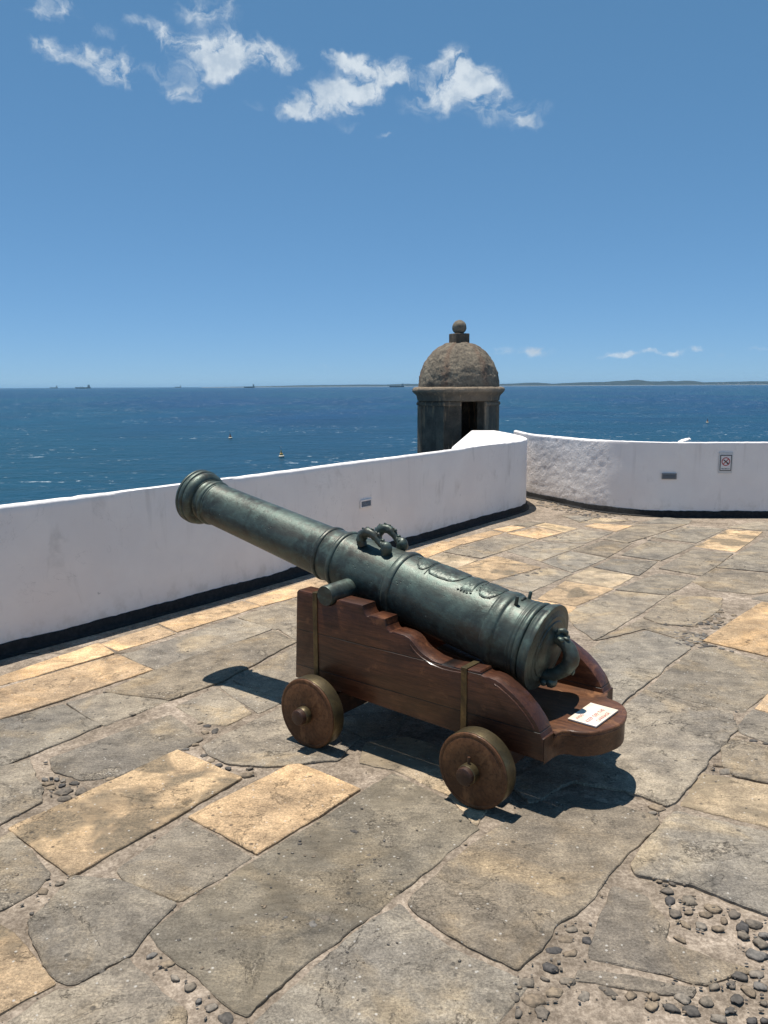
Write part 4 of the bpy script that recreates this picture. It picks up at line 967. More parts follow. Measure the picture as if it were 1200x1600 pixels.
('G',[(10.524,-2.068),(10.999,-1.52),(11.33,-1.807),(10.855,-2.355)]),
('G',[(11.009,-1.508),(11.551,-0.882),(11.883,-1.169),(11.34,-1.795)]),
('B',[(11.562,-0.87),(12.117,-0.229),(12.448,-0.516),(11.893,-1.157)]),
('Y',[(8.371,-5.247),(8.83,-4.718),(9.229,-5.064),(8.771,-5.593)]),
('Y',[(8.84,-4.705),(9.287,-4.189),(9.687,-4.535),(9.24,-5.052)]),
('G',[(9.298,-4.177),(9.714,-3.696),(10.114,-4.043),(9.698,-4.523)]),
('G',[(9.725,-3.684),(10.258,-3.069),(10.658,-3.415),(10.125,-4.031)]),
('G',[(10.269,-3.056),(10.887,-2.343),(11.287,-2.689),(10.669,-3.403)]),
('R',[(10.898,-2.331),(11.492,-1.645),(11.891,-1.991),(11.297,-2.677)]),
('Y',[(11.502,-1.633),(12.142,-0.895),(12.541,-1.241),(11.902,-1.979)]),
('G',[(8.813,-5.569),(9.202,-5.119),(9.598,-5.462),(9.208,-5.911)]),
('Y',[(9.213,-5.107),(9.679,-4.569),(10.074,-4.912),(9.608,-5.45)]),
('B',[(9.69,-4.557),(10.042,-4.15),(10.437,-4.493),(10.085,-4.899)]),
('G',[(10.052,-4.138),(10.455,-3.674),(10.85,-4.016),(10.448,-4.481)]),
('Y',[(10.465,-3.662),(10.953,-3.099),(11.348,-3.441),(10.861,-4.004)]),
('G',[(10.963,-3.087),(11.534,-2.428),(11.929,-2.77),(11.359,-3.429)]),
('Y',[(11.545,-2.416),(12.21,-1.648),(12.605,-1.991),(11.94,-2.758)]),
('G',[(9.879,-5.162),(10.522,-4.419),(10.886,-4.735),(10.242,-5.477)]),
('B',[(10.532,-4.407),(11.077,-3.779),(11.441,-4.094),(10.896,-4.723)]),
('G',[(11.087,-3.767),(11.579,-3.2),(11.942,-3.515),(11.451,-4.082)]),
('R',[(11.589,-3.188),(11.963,-2.756),(12.327,-3.072),(11.953,-3.503)]),
('G',[(11.973,-2.744),(12.622,-1.996),(12.985,-2.311),(12.337,-3.06)]),
('G',[(10.207,-5.543),(10.755,-4.91),(11.039,-5.156),(10.491,-5.789)]),
('G',[(10.766,-4.898),(11.129,-4.478),(11.413,-4.724),(11.05,-5.143)]),
('Y',[(11.14,-4.466),(11.534,-4.011),(11.818,-4.257),(11.424,-4.712)]),
('R',[(11.544,-3.999),(12.169,-3.278),(12.453,-3.524),(11.828,-4.245)]),
('R',[(12.179,-3.266),(12.596,-2.786),(12.879,-3.032),(12.463,-3.512)]),
('Y',[(10.647,-5.632),(11.076,-5.138),(11.49,-5.497),(11.062,-5.991)]),
('G',[(11.086,-5.126),(11.76,-4.349),(12.174,-4.707),(11.5,-5.485)]),
('G',[(11.77,-4.336),(12.312,-3.711),(12.727,-4.069),(12.184,-4.695)]),
('Y',[(11.833,-5.125),(12.424,-4.443),(12.767,-4.74),(12.176,-5.422)]),
]
PEBBLES=[(0.553,2.161,0.042),(0.524,2.118,0.054),(0.483,2.072,0.052),(0.526,2.058,0.049),(0.457,2.004,0.054),(0.382,1.948,0.053),(0.433,1.959,0.029),(0.492,1.951,0.047),(0.449,1.909,0.052),(0.391,1.886,0.063),(0.341,1.894,0.034),(0.341,1.839,0.039),(0.402,1.843,0.05),(0.526,1.897,0.043),(0.593,1.915,0.055),(0.648,1.898,0.04),(0.709,1.895,0.037),(0.693,1.862,0.045),(0.74,1.855,0.048),(0.784,1.891,0.051),(0.79,1.847,0.047),(0.84,1.876,0.045),(0.884,1.929,0.038),(0.924,1.883,0.04),(0.892,1.846,0.031),(0.967,1.968,0.05),(1.018,1.975,0.05),(0.969,1.913,0.049),(1.007,1.928,0.041),(0.933,1.936,0.035),(0.988,1.868,0.028),(0.85,1.818,0.047),(0.931,1.811,0.038),(0.961,1.811,0.027),(0.745,1.933,0.02),(0.585,2.111,0.038),(0.591,2.148,0.026),(0.902,2.339,0.045),(0.893,2.296,0.051),(0.953,2.295,0.061),(0.887,2.231,0.043),(0.931,2.236,0.033),(0.977,2.228,0.046),(1.012,2.258,0.057),(1.023,2.198,0.036),(0.898,2.181,0.042),(0.943,2.174,0.042),(0.988,2.16,0.042),(1.065,2.227,0.049),(1.068,2.168,0.058),(1.108,2.186,0.055),(1.087,2.099,0.05),(1.052,2.05,0.067),(1.111,2.131,0.038),(1.052,2.131,0.038),(0.86,2.114,0.038),(1.036,2.376,0.045),(1.045,2.434,0.061),(0.973,2.383,0.035),(0.891,2.389,0.025),(0.929,2.377,0.028),(-0.67,2.058,0.037),(-0.618,2.024,0.048),(-0.58,1.97,0.035),(-0.532,1.938,0.038),(-0.458,1.863,0.039),(-0.412,1.827,0.05),(-0.496,1.885,0.026),(-1.105,2.355,0.042),(-1.066,2.394,0.035),(-1.058,2.29,0.037),(-1.152,2.417,0.025),(-1.212,2.441,0.025),(-1.133,2.157,0.026),(-1.091,2.244,0.02),(-1.279,2.533,0.015),(-0.501,2.124,0.019),(-0.608,2.12,0.019),(-0.824,1.948,0.026),(-0.787,1.992,0.024),(-0.115,2.696,0.035),(-0.113,2.45,0.029),(-0.058,2.548,0.026),(-0.039,2.518,0.015),(-0.222,2.188,0.038),(-0.182,2.215,0.036),(-0.137,2.288,0.019),(-0.306,2.22,0.023),(-0.361,2.132,0.019),(-0.085,2.613,0.017),(0.015,2.396,0.025),(-0.304,2.615,0.021),(-0.248,2.537,0.022),(-0.378,2.269,0.023),(-1.292,3.003,0.078),(-1.222,2.999,0.069),(-1.266,2.947,0.064),(-1.354,3.03,0.043),(-1.382,3.065,0.048),(-1.41,3.101,0.04),(-1.274,3.068,0.048),(-1.318,3.047,0.035),(-1.331,3.091,0.035),(-1.141,3.102,0.044),(-1.468,3.25,0.023),(-1.254,3.765,0.042),(-0.852,3.621,0.051),(-0.891,3.659,0.036),(-0.862,3.421,0.039),(-0.798,3.308,0.038),(-0.755,3.261,0.046),(-0.714,3.22,0.037),(-0.667,3.187,0.036),(-0.585,3.13,0.081),(-0.576,3.186,0.036),(-1.491,4.054,0.023),(-1.432,4.047,0.02),(-1.348,4.333,0.022),(-1.207,4.711,0.026),(-0.893,3.371,0.034),(-0.846,3.55,0.045),(-0.799,3.561,0.061),(-1.361,3.101,0.031),(-1.387,3.11,0.027),(1.478,3.494,0.042),(1.599,3.677,0.053),(1.638,3.687,0.035),(1.572,3.743,0.04),(1.515,3.71,0.04),(1.533,3.446,0.05),(1.477,3.409,0.037),(1.59,3.542,0.051),(1.54,3.513,0.034),(1.518,3.553,0.034),(1.569,3.583,0.035),(1.636,3.463,0.054),(1.673,3.425,0.05),(1.717,3.397,0.033),(1.422,3.199,0.054),(1.429,3.142,0.08),(1.379,3.158,0.023),(1.355,3.175,0.014),(1.043,2.853,0.063),(1.012,2.814,0.038),(1.737,3.752,0.023),(1.958,4.734,0.067),(1.981,4.822,0.04),(2.017,4.768,0.045),(1.145,3.202,0.023),(1.115,3.278,0.014),(1.159,3.578,0.03),(1.19,3.608,0.026),(2.039,4.768,0.045),(2.068,4.715,0.045),(2.107,4.664,0.033),(1.106,6.731,0.064),(1.136,6.675,0.064),(1.193,6.785,0.078),(1.219,6.64,0.076),(1.304,6.897,0.079),(1.299,6.726,0.077),(1.226,6.899,0.079),(1.361,6.781,0.065),(1.258,6.783,0.078),(1.167,6.785,0.065),(1.12,6.653,0.051),(1.357,6.896,0.053),(2.027,5.374,0.051),(2.019,5.386,0.069),(1.989,5.37,0.063),(1.932,5.263,0.065),(1.928,5.222,0.062),(2.037,5.271,0.066),(1.903,5.391,0.066),(1.928,5.255,0.048),(2.045,5.276,0.057),(2.196,5.472,0.07),(2.017,5.332,0.06),(2.341,5.461,0.072),(2.037,5.324,0.036),(2.167,5.369,0.041),(1.878,5.261,0.059),(1.902,5.225,0.063),(2.213,5.154,0.05),(2.387,5.511,0.072),(1.995,5.35,0.055),(2.354,5.37,0.051),(2.278,5.249,0.036),(1.99,5.189,0.035),(1.94,5.268,0.037),(2.022,5.232,0.062),(2.234,5.312,0.061),(2.026,5.308,0.037),(2.105,5.347,0.06),(2.184,5.275,0.056),(2.042,5.274,0.037),(1.931,5.359,0.062),(2.324,5.387,0.07),(2.196,5.129,0.057),(2.207,5.39,0.056),(2.2,5.284,0.044),(2.392,5.327,0.039),(2.42,5.575,0.043),(2.076,5.174,0.064),(2.193,5.231,0.06),(2.016,5.424,0.046),(2.02,5.267,0.051),(1.952,5.247,0.044),(2.318,5.358,0.058),(2.081,5.295,0.054),(1.9,5.354,0.036),(2.11,5.535,0.07),(2.241,5.469,0.052),(2.189,5.152,0.04),(2.202,5.255,0.038),(1.859,5.273,0.069),(2.128,5.258,0.065),(2.055,5.199,0.066),(2.066,5.301,0.037),(2.105,5.243,0.061),(2.296,5.262,0.037),(2.401,5.758,0.05),(2.309,5.219,0.044),(2.148,5.267,0.051),(2.113,5.276,0.041),(1.91,5.325,0.068),(2.334,5.61,0.07),(2.095,5.374,0.045),(1.904,5.342,0.057),(2.208,5.224,0.057),(2.272,5.38,0.071),(1.972,5.333,0.044),(2.135,5.129,0.065),(2.051,5.187,0.039),(2.002,5.228,0.068),(2.089,5.337,0.059),(2.272,5.136,0.047),(2.094,5.364,0.06),(2.141,5.227,0.048),(1.94,5.352,0.066),(2.156,5.278,0.046),(1.984,5.366,0.062),(2.177,5.565,0.053),(2.251,5.2,0.036),(2.259,5.249,0.059),(2.284,5.348,0.056),(2.305,5.296,0.038),(1.977,5.342,0.064),(2.135,5.296,0.039),(1.901,5.229,0.057),(2.206,5.182,0.036),(2.45,5.431,0.058),(2.023,5.374,0.044),(2.008,5.408,0.051),(1.896,5.362,0.07),(2.03,5.339,0.037),(1.916,5.299,0.058),(1.991,5.035,0.051),(1.919,4.799,0.036),(1.992,4.867,0.044),(1.935,4.832,0.058),(1.994,4.788,0.049),(1.934,4.987,0.048),(2.032,4.984,0.035),(1.946,4.825,0.038),(2.035,4.98,0.039),(1.931,4.832,0.039),(1.874,4.803,0.051),(1.881,4.789,0.049),(1.82,4.771,0.055),(1.933,4.985,0.046),(2.007,4.818,0.038),(1.982,4.797,0.04),(1.957,5.015,0.056),(1.84,4.789,0.042),(1.97,4.965,0.058),(2.067,4.954,0.06),(1.99,4.765,0.037),(2.024,4.863,0.035),(1.915,4.946,0.033),(2.028,5.007,0.045),(1.864,4.859,0.047),(2.013,4.973,0.048),(2.019,4.933,0.051),(2.011,5.028,0.049),(1.94,4.878,0.047),(1.897,4.837,0.063),(1.968,5.057,0.052),(1.883,4.781,0.056),(2.067,5.018,0.061),(1.856,4.915,0.034),(1.958,5.067,0.057),(2.068,4.975,0.051),(1.876,4.955,0.058),(1.958,5.056,0.037),(2.067,4.97,0.042),(1.921,4.958,0.055),(1.902,5.034,0.056),(1.902,4.829,0.051),(1.924,4.856,0.057),(1.832,4.813,0.059),(2.011,4.958,0.056),(1.979,5.012,0.045),(1.947,5.067,0.036),(1.936,4.929,0.049),(1.873,4.889,0.062),(1.9,4.896,0.063),(1.902,4.925,0.033),(1.899,4.781,0.06),(1.885,4.807,0.064),(2.037,4.997,0.052),(1.982,5.054,0.064),(2.035,4.91,0.065),(1.87,4.904,0.038),(2.073,5.017,0.051),(1.973,4.845,0.064),(2.031,4.942,0.064),(2.604,10.305,0.042),(2.259,10.318,0.039),(2.604,10.263,0.065),(2.588,9.54,0.044),(2.434,10.257,0.041),(2.397,10.798,0.052),(2.449,10.676,0.039),(2.524,9.677,0.057),(2.467,10.451,0.044),(2.159,10.838,0.056),(2.291,10.339,0.059),(2.576,10.415,0.045),(2.571,9.9,0.05),(2.442,10.099,0.061),(2.676,10.091,0.046),(2.554,10.333,0.041),(2.674,9.903,0.038),(2.166,11.067,0.036),(2.413,10.269,0.054),(2.489,10.272,0.035),(2.404,10.411,0.061),(2.556,10.25,0.037),(2.559,9.53,0.032),(2.21,10.995,0.041),(2.384,10.91,0.038),(2.155,10.914,0.062),(2.625,9.689,0.05),(2.339,10.082,0.059),(2.515,10.036,0.047),(2.318,10.794,0.052),(2.653,9.774,0.058),(2.517,9.901,0.049),(2.395,10.846,0.039),(2.275,10.891,0.042),(2.118,10.672,0.054),(2.336,10.901,0.061),(2.507,10.034,0.037),(2.555,9.66,0.039),(2.522,9.827,0.04),(2.447,10.075,0.052),(2.274,10.702,0.057),(2.461,10.564,0.056),(2.325,10.537,0.059),(2.425,10.111,0.057),(2.287,10.2,0.066),(2.191,11.069,0.056),(2.398,9.953,0.045),(2.322,10.039,0.044),(2.194,10.629,0.037),(2.368,10.671,0.044),(2.206,10.345,0.045),(2.234,10.343,0.062),(2.306,10.999,0.057),(2.495,10.156,0.058),(2.368,10.67,0.049),(2.26,10.733,0.051),(2.351,10.144,0.055),(2.222,10.552,0.058),(2.485,10.132,0.054),(2.172,10.833,0.039),(2.339,10.254,0.037),(2.578,10.119,0.048),(2.605,9.608,0.041),(2.168,10.569,0.064),(2.66,9.84,0.033),(2.132,10.937,0.063),(2.477,10.048,0.048),(2.477,9.741,0.059),(2.466,10.373,0.067),(2.593,9.658,0.042),(2.581,9.805,0.05),(2.279,10.533,0.058),(2.302,10.554,0.067),(2.68,10.135,0.04),(2.478,10.198,0.061),(2.275,10.759,0.049),(2.367,10.448,0.046),(2.556,9.808,0.05),(2.401,10.653,0.058),(2.414,10.445,0.035),(2.248,10.661,0.052),(2.385,9.939,0.043),(2.52,9.588,0.059),(2.076,10.653,0.064),(2.669,10.062,0.061),(2.367,10.361,0.051),(2.413,10.275,0.053),(2.42,9.967,0.057),(2.364,10.759,0.053),(2.181,11.006,0.042),(2.167,10.968,0.04),(2.597,9.924,0.042),(2.567,10.374,0.062),(2.563,9.68,0.061),(2.415,10.81,0.044),(2.135,10.597,0.067),(2.356,10.528,0.043),(2.4,10.175,0.034),(2.413,10.396,0.06),(2.552,10.098,0.048),(2.392,10.227,0.057),(2.211,11.32,0.037),(2.239,10.329,0.035),(2.708,10.118,0.046),(2.235,10.247,0.06),(2.265,10.952,0.052),(2.162,10.477,0.047),(2.196,10.901,0.058),(2.293,10.812,0.05),(2.292,10.918,0.05),(2.368,10.007,0.055),(2.385,10.777,0.067),(2.366,10.679,0.066),(2.318,10.58,0.06),(2.424,10.822,0.036),(2.289,10.385,0.046),(2.596,9.779,0.06),(2.154,10.838,0.066),(2.293,11.121,0.071),(2.653,10.013,0.065),(2.545,9.902,0.041),(2.965,9.335,0.045),(3.065,9.802,0.05),(3.146,9.871,0.041),(2.817,9.861,0.047),(2.749,9.387,0.045),(2.681,9.491,0.035),(2.941,9.809,0.053),(2.457,9.893,0.048),(2.439,9.339,0.047),(2.592,9.569,0.038),(2.514,9.699,0.036),(2.516,9.843,0.051),(2.847,9.734,0.036),(2.602,9.34,0.039),(2.853,9.835,0.04),(2.987,9.329,0.033),(2.38,9.365,0.035),(2.625,9.67,0.053),(2.407,9.379,0.047),(2.746,9.795,0.047),(3.036,9.759,0.038),(2.429,9.69,0.055),(2.757,9.631,0.051),(2.294,9.407,0.048),(2.468,9.813,0.033),(2.416,9.435,0.053),(2.93,9.53,0.048),(2.853,9.376,0.036),(2.656,9.608,0.032),(2.472,9.651,0.041),(2.441,9.509,0.041),(2.739,9.452,0.036),(2.944,9.309,0.041),(2.734,9.715,0.051),(2.606,9.681,0.034),(2.721,9.423,0.032),(2.648,9.725,0.049),(2.573,9.307,0.046),(2.494,9.807,0.05),(2.955,8.446,0.045),(3.329,8.746,0.055),(3.117,8.474,0.042),(2.853,8.317,0.039),(2.93,8.3,0.029),(3.252,8.668,0.056),(3.228,8.692,0.053),(3.05,8.514,0.039),(3.235,8.693,0.039),(2.751,8.271,0.045),(3.2,8.546,0.039),(3.24,8.606,0.03),(3.221,8.64,0.031),(3.426,8.886,0.053),(2.764,8.191,0.051),(2.932,8.403,0.042),(2.962,8.408,0.032),(3.027,8.489,0.045),(2.922,8.303,0.053),(2.826,8.313,0.04),(3.339,8.776,0.039),(2.97,8.342,0.028),(3.029,8.497,0.048),(3.312,8.785,0.037),(3.166,8.648,0.046),(1.899,8.456,0.042),(1.857,8.302,0.03),(2.155,8.724,0.044),(1.843,8.442,0.031),(2.081,8.611,0.053),(2.014,8.573,0.037),(2.093,8.582,0.029),(1.828,8.365,0.053),(2.168,8.636,0.045),(1.825,8.313,0.036),(2.15,8.656,0.054),(2.069,8.551,0.034),(1.74,8.198,0.04),(1.97,8.478,0.031),(2.05,8.578,0.048),(1.987,8.509,0.054),(1.832,8.412,0.043),(1.761,8.203,0.047),(1.879,8.335,0.039),(2.037,8.542,0.043),(1.981,8.466,0.044),(1.963,8.55,0.04),(1.915,8.422,0.036),(2.07,8.563,0.042),(2.046,8.612,0.032)]

BASE = {'G': (.315, .275, .222), 'Y': (.61, .44, .275), 'P': (.59, .435, .275), 'B': (.48, .385, .27), 'R': (.310, .262, .195), 'W': (.285, .242, .192)}
def slab_mesh():
    bm = bmesh.new()
    lb = bm.loops.layers.float_color.new('base'); lt = bm.loops.layers.float_color.new('tone')
    r = random.Random(5)
    for i, (t, pts) in enumerate(SLABS):
        c = Vector((sum(p[0] for p in pts)/len(pts), sum(p[1] for p in pts)/len(pts)))
        dist = c.length
        near = dist < 7 and abs(c.x) < 4
        GROW = lambda d_: .011 if d_ > 4.6 else (.0085 if d_ > 3.4 else .0055)
        step = .022 if dist < 3.6 else (.04 if near else .25)
        # resample, roughen and shrink the outline a little for the joint
        P = [Vector(p) for p in pts]; n = len(P); out = []
        # round the corners
        Q = []
        for k in range(n):
            a, p, q = P[k-1], P[k], P[(k+1) % n]
            e = min(.006 if t in 'YPB' else .012, (a-p).length*.25, (q-p).length*.25)
            if near: Q += [p+(a-p).normalized()*e, p+((a-p).normalized()+(q-p).normalized())*e*.32, p+(q-p).normalized()*e]
            else: Q.append(p)
        n = len(Q)
        for k in range(n):
            p, q = Q[k], Q[(k+1) % n]; L = (q-p).length; m = max(1, int(L/step))
            for j in range(m): out.append(p.lerp(q, j/m))
        amp = (.0045 if t in 'YP' else .0105) if near else .004
        res = []
        for p in out:
            nv = noise.noise_vector(Vector((p.x*9, p.y*9, i*3.1)))
            nv2 = noise.noise_vector(Vector((p.x*34, p.y*34, i*1.7)))
            q = p+Vector((nv.x, nv.y))*amp+Vector((nv2.x, nv2.y))*amp*.55+Vector(noise.noise_vector(Vector((p.x*3.1, p.y*3.1, i*2.3)))[:2])*(.002 if t in 'YP' else .0055)
            dv = (q-c); q = c+dv*(1+GROW(dist)/max(dv.length, .05))
            res.append(q)
        z0 = i*.000012+(r.uniform(-.0015, .0050) if dist < 4.6 else r.uniform(-.001, .002))
        tilt = Vector((r.uniform(-1, 1), r.uniform(-1, 1)))*.006
        def Z(p): return z0+tilt.dot(p-c)
        ins = [c+(p-c)*(1-(.003+.004*abs(noise.noise(Vector((p.x*15, p.y*15, 4)))))/max((p-c).length, .05)) for p in res]
        top = [bm.verts.new((p.x, p.y, Z(p)+.0012*noise.noise(Vector((p.x*12, p.y*12, 0))))) for p in ins]
        mid = [bm.verts.new((p.x, p.y, Z(p)-.0032)) for p in res]
        low = [bm.verts.new((p.x, p.y, -.045)) for p in res]
        fs = []
        m = len(res)
        fs.append(bm.faces.new(top))
        for k in range(m):
            k2 = (k+1) % m
            fs.append(bm.faces.new((mid[k], mid[k2], top[k2], top[k]))); fs.append(bm.faces.new((low[k], low[k2], mid[k2], mid[k])))
        v = r.uniform(.84, 1.12); w = r.uniform(-.030, .014)
        bc = BASE[t]; col = (bc[0]*v+w*.5, bc[1]*v, bc[2]*v-w*.5, 1)
        tn = ({'P': .85, 'Y': .06, 'B': .55, 'R': .35}.get(t, 0.0), r.random(), r.random(), 1)
        for f in fs:
            for l in f.loops: l[lb] = col; l[lt] = tn
    for f in bm.faces: f.material_index = 0
    # pebbles bedded in the joints, and fine grit
    grit = []
    for _ in range(520):
        yy = r.uniform(1.45, 4.2); xx = r.uniform(-.55, .55)*(yy+.3)
        grit.append((xx, yy, r.choice((.005, .006, .008, .011, .014))))
    for x, y, s in PEBBLES:
        if y < 3.2 and r.random() < .9:
            for _ in range(2): grit.append((x+r.gauss(0, .035), y+r.gauss(0, .03), r.uniform(.006, .018)))
    for i, (x, y, s) in enumerate(PEBBLES+grit):
        a = r.gauss(0, .6) if r.random() < .7 else r.uniform(0, math.pi); s *= .41
        vs = ball(bm, (0, 0, 0), 1, (1, 1, 1), 2 if s > .012 else 1, .55, i*1.3)
        el_ = r.uniform(.55, .85); k = r.choice([(.10, .092, .083), (.15, .130, .108), (.20, .160, .118), (.16, .15, .138), (.25, .20, .145), (.085, .080, .077), (.21, .185, .155), (.18, .155, .125)])
        up = r.uniform(.30, .44)
        z = -s*up*r.uniform(.55, .82)+.001 if i < len(PEBBLES) else .0005
        Mx = Matrix.Translation((x, y, z)) @ Matrix.Rotation(a, 4, 'Z') @ Matrix.Diagonal((s*1.12, s*1.12*el_, s*up, 1))
        fset = set()
        for v in vs:
            v.co = Mx @ v.co
            fset.update(v.link_faces)
        for f in fset:
            f.material_index = 1; f.smooth = True
            for l in f.loops: l[lb] = (*k, 1); l[lt] = (0, 0, 0, 1)
    return bm
o = build('paving', slab_mesh(), [M_STONE, M_PEB]); tag(o, kind='structure')

INNER_L = [(-7.5, -1.6), (-6.0, .35), (-4.5, 2.05), (-3.3, 3.45), (-2.29, 4.66), (-1.79, 5.28), (-1.22, 6.02), (-.93, 6.43), (-.23, 7.40), (.29, 8.08), (.80, 8.79), (1.12, 9.25), (1.46, 9.70), (1.73, 10.10), (1.86, 10.40), (1.91, 10.75), (1.90, 11.2), (1.82, 11.95), (1.74, 12.45)]
INNER_R = [(2.02, 12.45), (2.04, 11.95), (2.10, 11.45), (2.34, 10.97), (2.55, 10.45), (2.74, 10.12), (2.95, 9.90), (3.36, 9.68), (3.88, 9.63), (4.65, 9.60), (6.5, 9.45), (9, 9.0), (13, 7.6)]
# mortar bed: a rough sheet under the slabs
bm = bmesh.new()
def grid(bm, x0, x1, y0, y1, nx, ny, zf):
    v = [[bm.verts.new((x0+(x1-x0)*i/nx, y0+(y1-y0)*j/ny, zf(x0+(x1-x0)*i/nx, y0+(y1-y0)*j/ny))) for i in range(nx+1)] for j in range(ny+1)]
    for j in range(ny):
        for i in range(nx): bm.faces.new((v[j][i], v[j][i+1], v[j+1][i+1], v[j+1][i]))
def mz(x, y):
    p = Vector((x, y, 0))
    h = noise.noise(p*1.6)*.5+noise.noise(p*6+Vector((3, 1, 0)))*.4+noise.noise(p*21)*.25+noise.noise(p*50)*.12
    return -.0062+.0085*max(-1.3, min(.52, h*1.25))
grid(bm, -2.7, 3.4, 1.3, 4.7, 290, 165, mz)
o = build('terrace_bedding', bm, M_MORTAR, smooth=60); tag(o, kind='structure')
bm = bmesh.new()
pts = INNER_L+INNER_R+[(13, -7), (-7.5, -7)]
bm.faces.new([bm.verts.new((p[0], p[1], -.0050)) for p in pts])
for co, no in (((-2.7, 0, 0), (1, 0, 0)), ((3.4, 0, 0), (1, 0, 0)), ((0, 1.3, 0), (0, 1, 0)), ((0, 4.7, 0), (0, 1, 0))):
    bmesh.ops.bisect_plane(bm, geom=bm.verts[:]+bm.edges[:]+bm.faces[:], plane_co=co, plane_no=no)
bmesh.ops.delete(bm, geom=[f for f in bm.faces if -2.7 < f.calc_center_median().x < 3.4 and 1.3 < f.calc_center_median().y < 4.7], context='FACES')
bmesh.ops.triangulate(bm, faces=bm.faces[:])
o = build('terrace_floor', bm, M_MORTAR); tag(o, kind='structure')

# ------------------------------------------------------------------ parapet walls
def resample(P, step):
    P = catmull([(p[0], p[1], 0) for p in P], 10); L = [0]
    for a, b in zip(P, P[1:]): L.append(L[-1]+(b-a).length)
    n = int(L[-1]/step); out = []; k = 0
    for i in range(n+1):
        s_ = L[-1]*i/n
        while k < len(L)-2 and L[k+1] < s_: k += 1
        t = (s_-L[k])/max(1e-9, L[k+1]-L[k]); out.append((P[k].lerp(P[k+1], t), s_))
    return out, L[-1]
def wall(name, path, outer_fn, top_fn, mat, label, patch_fn=None, disp_fn=None, step=.04, nz=24, zbot=-12.5):
    pts, tot = resample(path, step)
    bm = bmesh.new(); lay = bm.verts.layers.float.new('patch')
    prev = None; cols = []
    N = len(pts)
    nrm = []
    for i, (p, s_) in enumerate(pts):
        t = (pts[min(i+1, N-1)][0]-pts[max(i-1, 0)][0]).normalized(); nrm.append(Vector((t.y, -t.x, 0)))
    for i, (p, s_) in enumerate(pts):
        n = nrm[i]
        zin = .91+.0045*noise.noise(Vector((s_*.9, 1, 0)))+.002*noise.noise(Vector((s_*5, 2, 0)))+.003*noise.noise(Vector((s_*16, 3, 0)))
        q, zo = outer_fn(p, n, s_, tot)
        col = []
        for k in range(nz+1):
            z = -.03+(zin-.018+.03)*k/nz
            d_ = .007*noise.noise(Vector((p.x*.9, p.y*.9, z*.9)))+.003*noise.noise(Vector((p.x*4, p.y*4, z*4)))
            pf = patch_fn(p, z) if patch_fn else 0.0
            if disp_fn: d_ += disp_fn(p, z)*pf
            v = bm.verts.new((p.x+n.x*d_, p.y+n.y*d_, z)); v[lay] = pf; col.append(v)
        for off, dz in ((-.005, -.005), (-.018, -.0005), (-.035, 0.0015)):
            # ragged arris: chips along the inner edge
            ch = max(0, noise.noise(Vector((s_*7, 9, 0)))-.35)*.014
            col.append(bm.verts.new((p.x+n.x*(off-ch*.3), p.y+n.y*(off-ch*.3), zin+dz-ch)))
        col.append(bm.verts.new((p.x*.5+q.x*.5, p.y*.5+q.y*.5, (zin+zo)/2)))
        col.append(bm.verts.new((q.x, q.y, zo)))
        col.append(bm.verts.new((q.x, q.y, zbot)))
        cols.append(col)
    for a, b in zip(cols, cols[1:]):
        for k in range(len(a)-1): bm.faces.new((a[k], b[k], b[k+1], a[k+1]))
    bm.faces.new(cols[0]); bm.faces.new(cols[-1][::-1])
    o = build(name, bm, mat, smooth=50); tag(o, label, 'wall')
    # painted skirting: a thin raised band along the foot
    bm = bmesh.new(); cc = []
    for i, (p, s_) in enumerate(pts):
        n = nrm[i]
        h = .076+.012*noise.noise(Vector((s_*1.7, 5, 0)))+.009*noise.noise(Vector((s_*7, 6, 0)))+.006*noise.noise(Vector((s_*22, 6, 0)))
        w = .022+.010*noise.noise(Vector((s_*2.2, 8, 0)))
        base = Vector((p.x, p.y, 0))
        cc.append([bm.verts.new(base+n*a+Vector((0, 0, zz))) for a, zz in ((-.02, h+.002), (.010, h), (.014, h-.008), (.016, .03), (w, .012), (w+.02, .006), (w+.022, -.03))])
    for a, b in zip(cc, cc[1:]):
        for k in range(len(a)-1): bm.faces.new((a[k], b[k], b[k+1], a[k+1]))
    build('skirting', bm, M_SKIRT, o, smooth=50)
    return o
def sm(a, b, x):
    t = max(0, min(1, (x-a)/(b-a))); return t*t*(3-2*t)
OUT_A = [(-8.0, -1.2)]
def outer_left(p, n, s_, tot):
    # towards the sentry box the wall swells into a broad flat pier
    r_ = tot-s_
    k = sm(3.98, 3.62, r_)
    th = .62
    q1 = p-n*th
    # pier edge
    f = max(0, min(1, (3.85-r_)/3.85))
    q2 = Vector((.74+(1.38-.74)*f, 8.90+(12.55-8.90)*f, 0))
    q = q1.lerp(q2, k)
    zo = .74+(.905-.74)*sm(3.98, 3.55, r_)
    return q, zo
def outer_right(p, n, s_, tot):
    return p-n*(.60 if s_ > 1.2 else .25+.35*s_/1.2), .80
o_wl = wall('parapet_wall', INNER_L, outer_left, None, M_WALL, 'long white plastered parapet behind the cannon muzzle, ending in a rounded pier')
def patchf(p, z):
    # the coarse re-rendered stretch nearest the sentry box
    e = 2.86+.05*noise.noise(Vector((p.y*3, z*7, 1)))
    return sm(e, e-.10, p.x+.0*z)*sm(.03, .14, z)
def dispf(p, z):
    q = Vector((p.x*9, p.y*9, z*13))
    h = noise.noise(q)+.6*noise.noise(q*2.3)+.4*noise.noise(q*4.9)
    return .0034*h
o_wr = wall('parapet_wall', INNER_R, outer_right, None, M_WALLR, 'curved white parapet at the right with a coarse plaster patch and a prohibition sign', patchf, dispf, step=.022, nz=44)

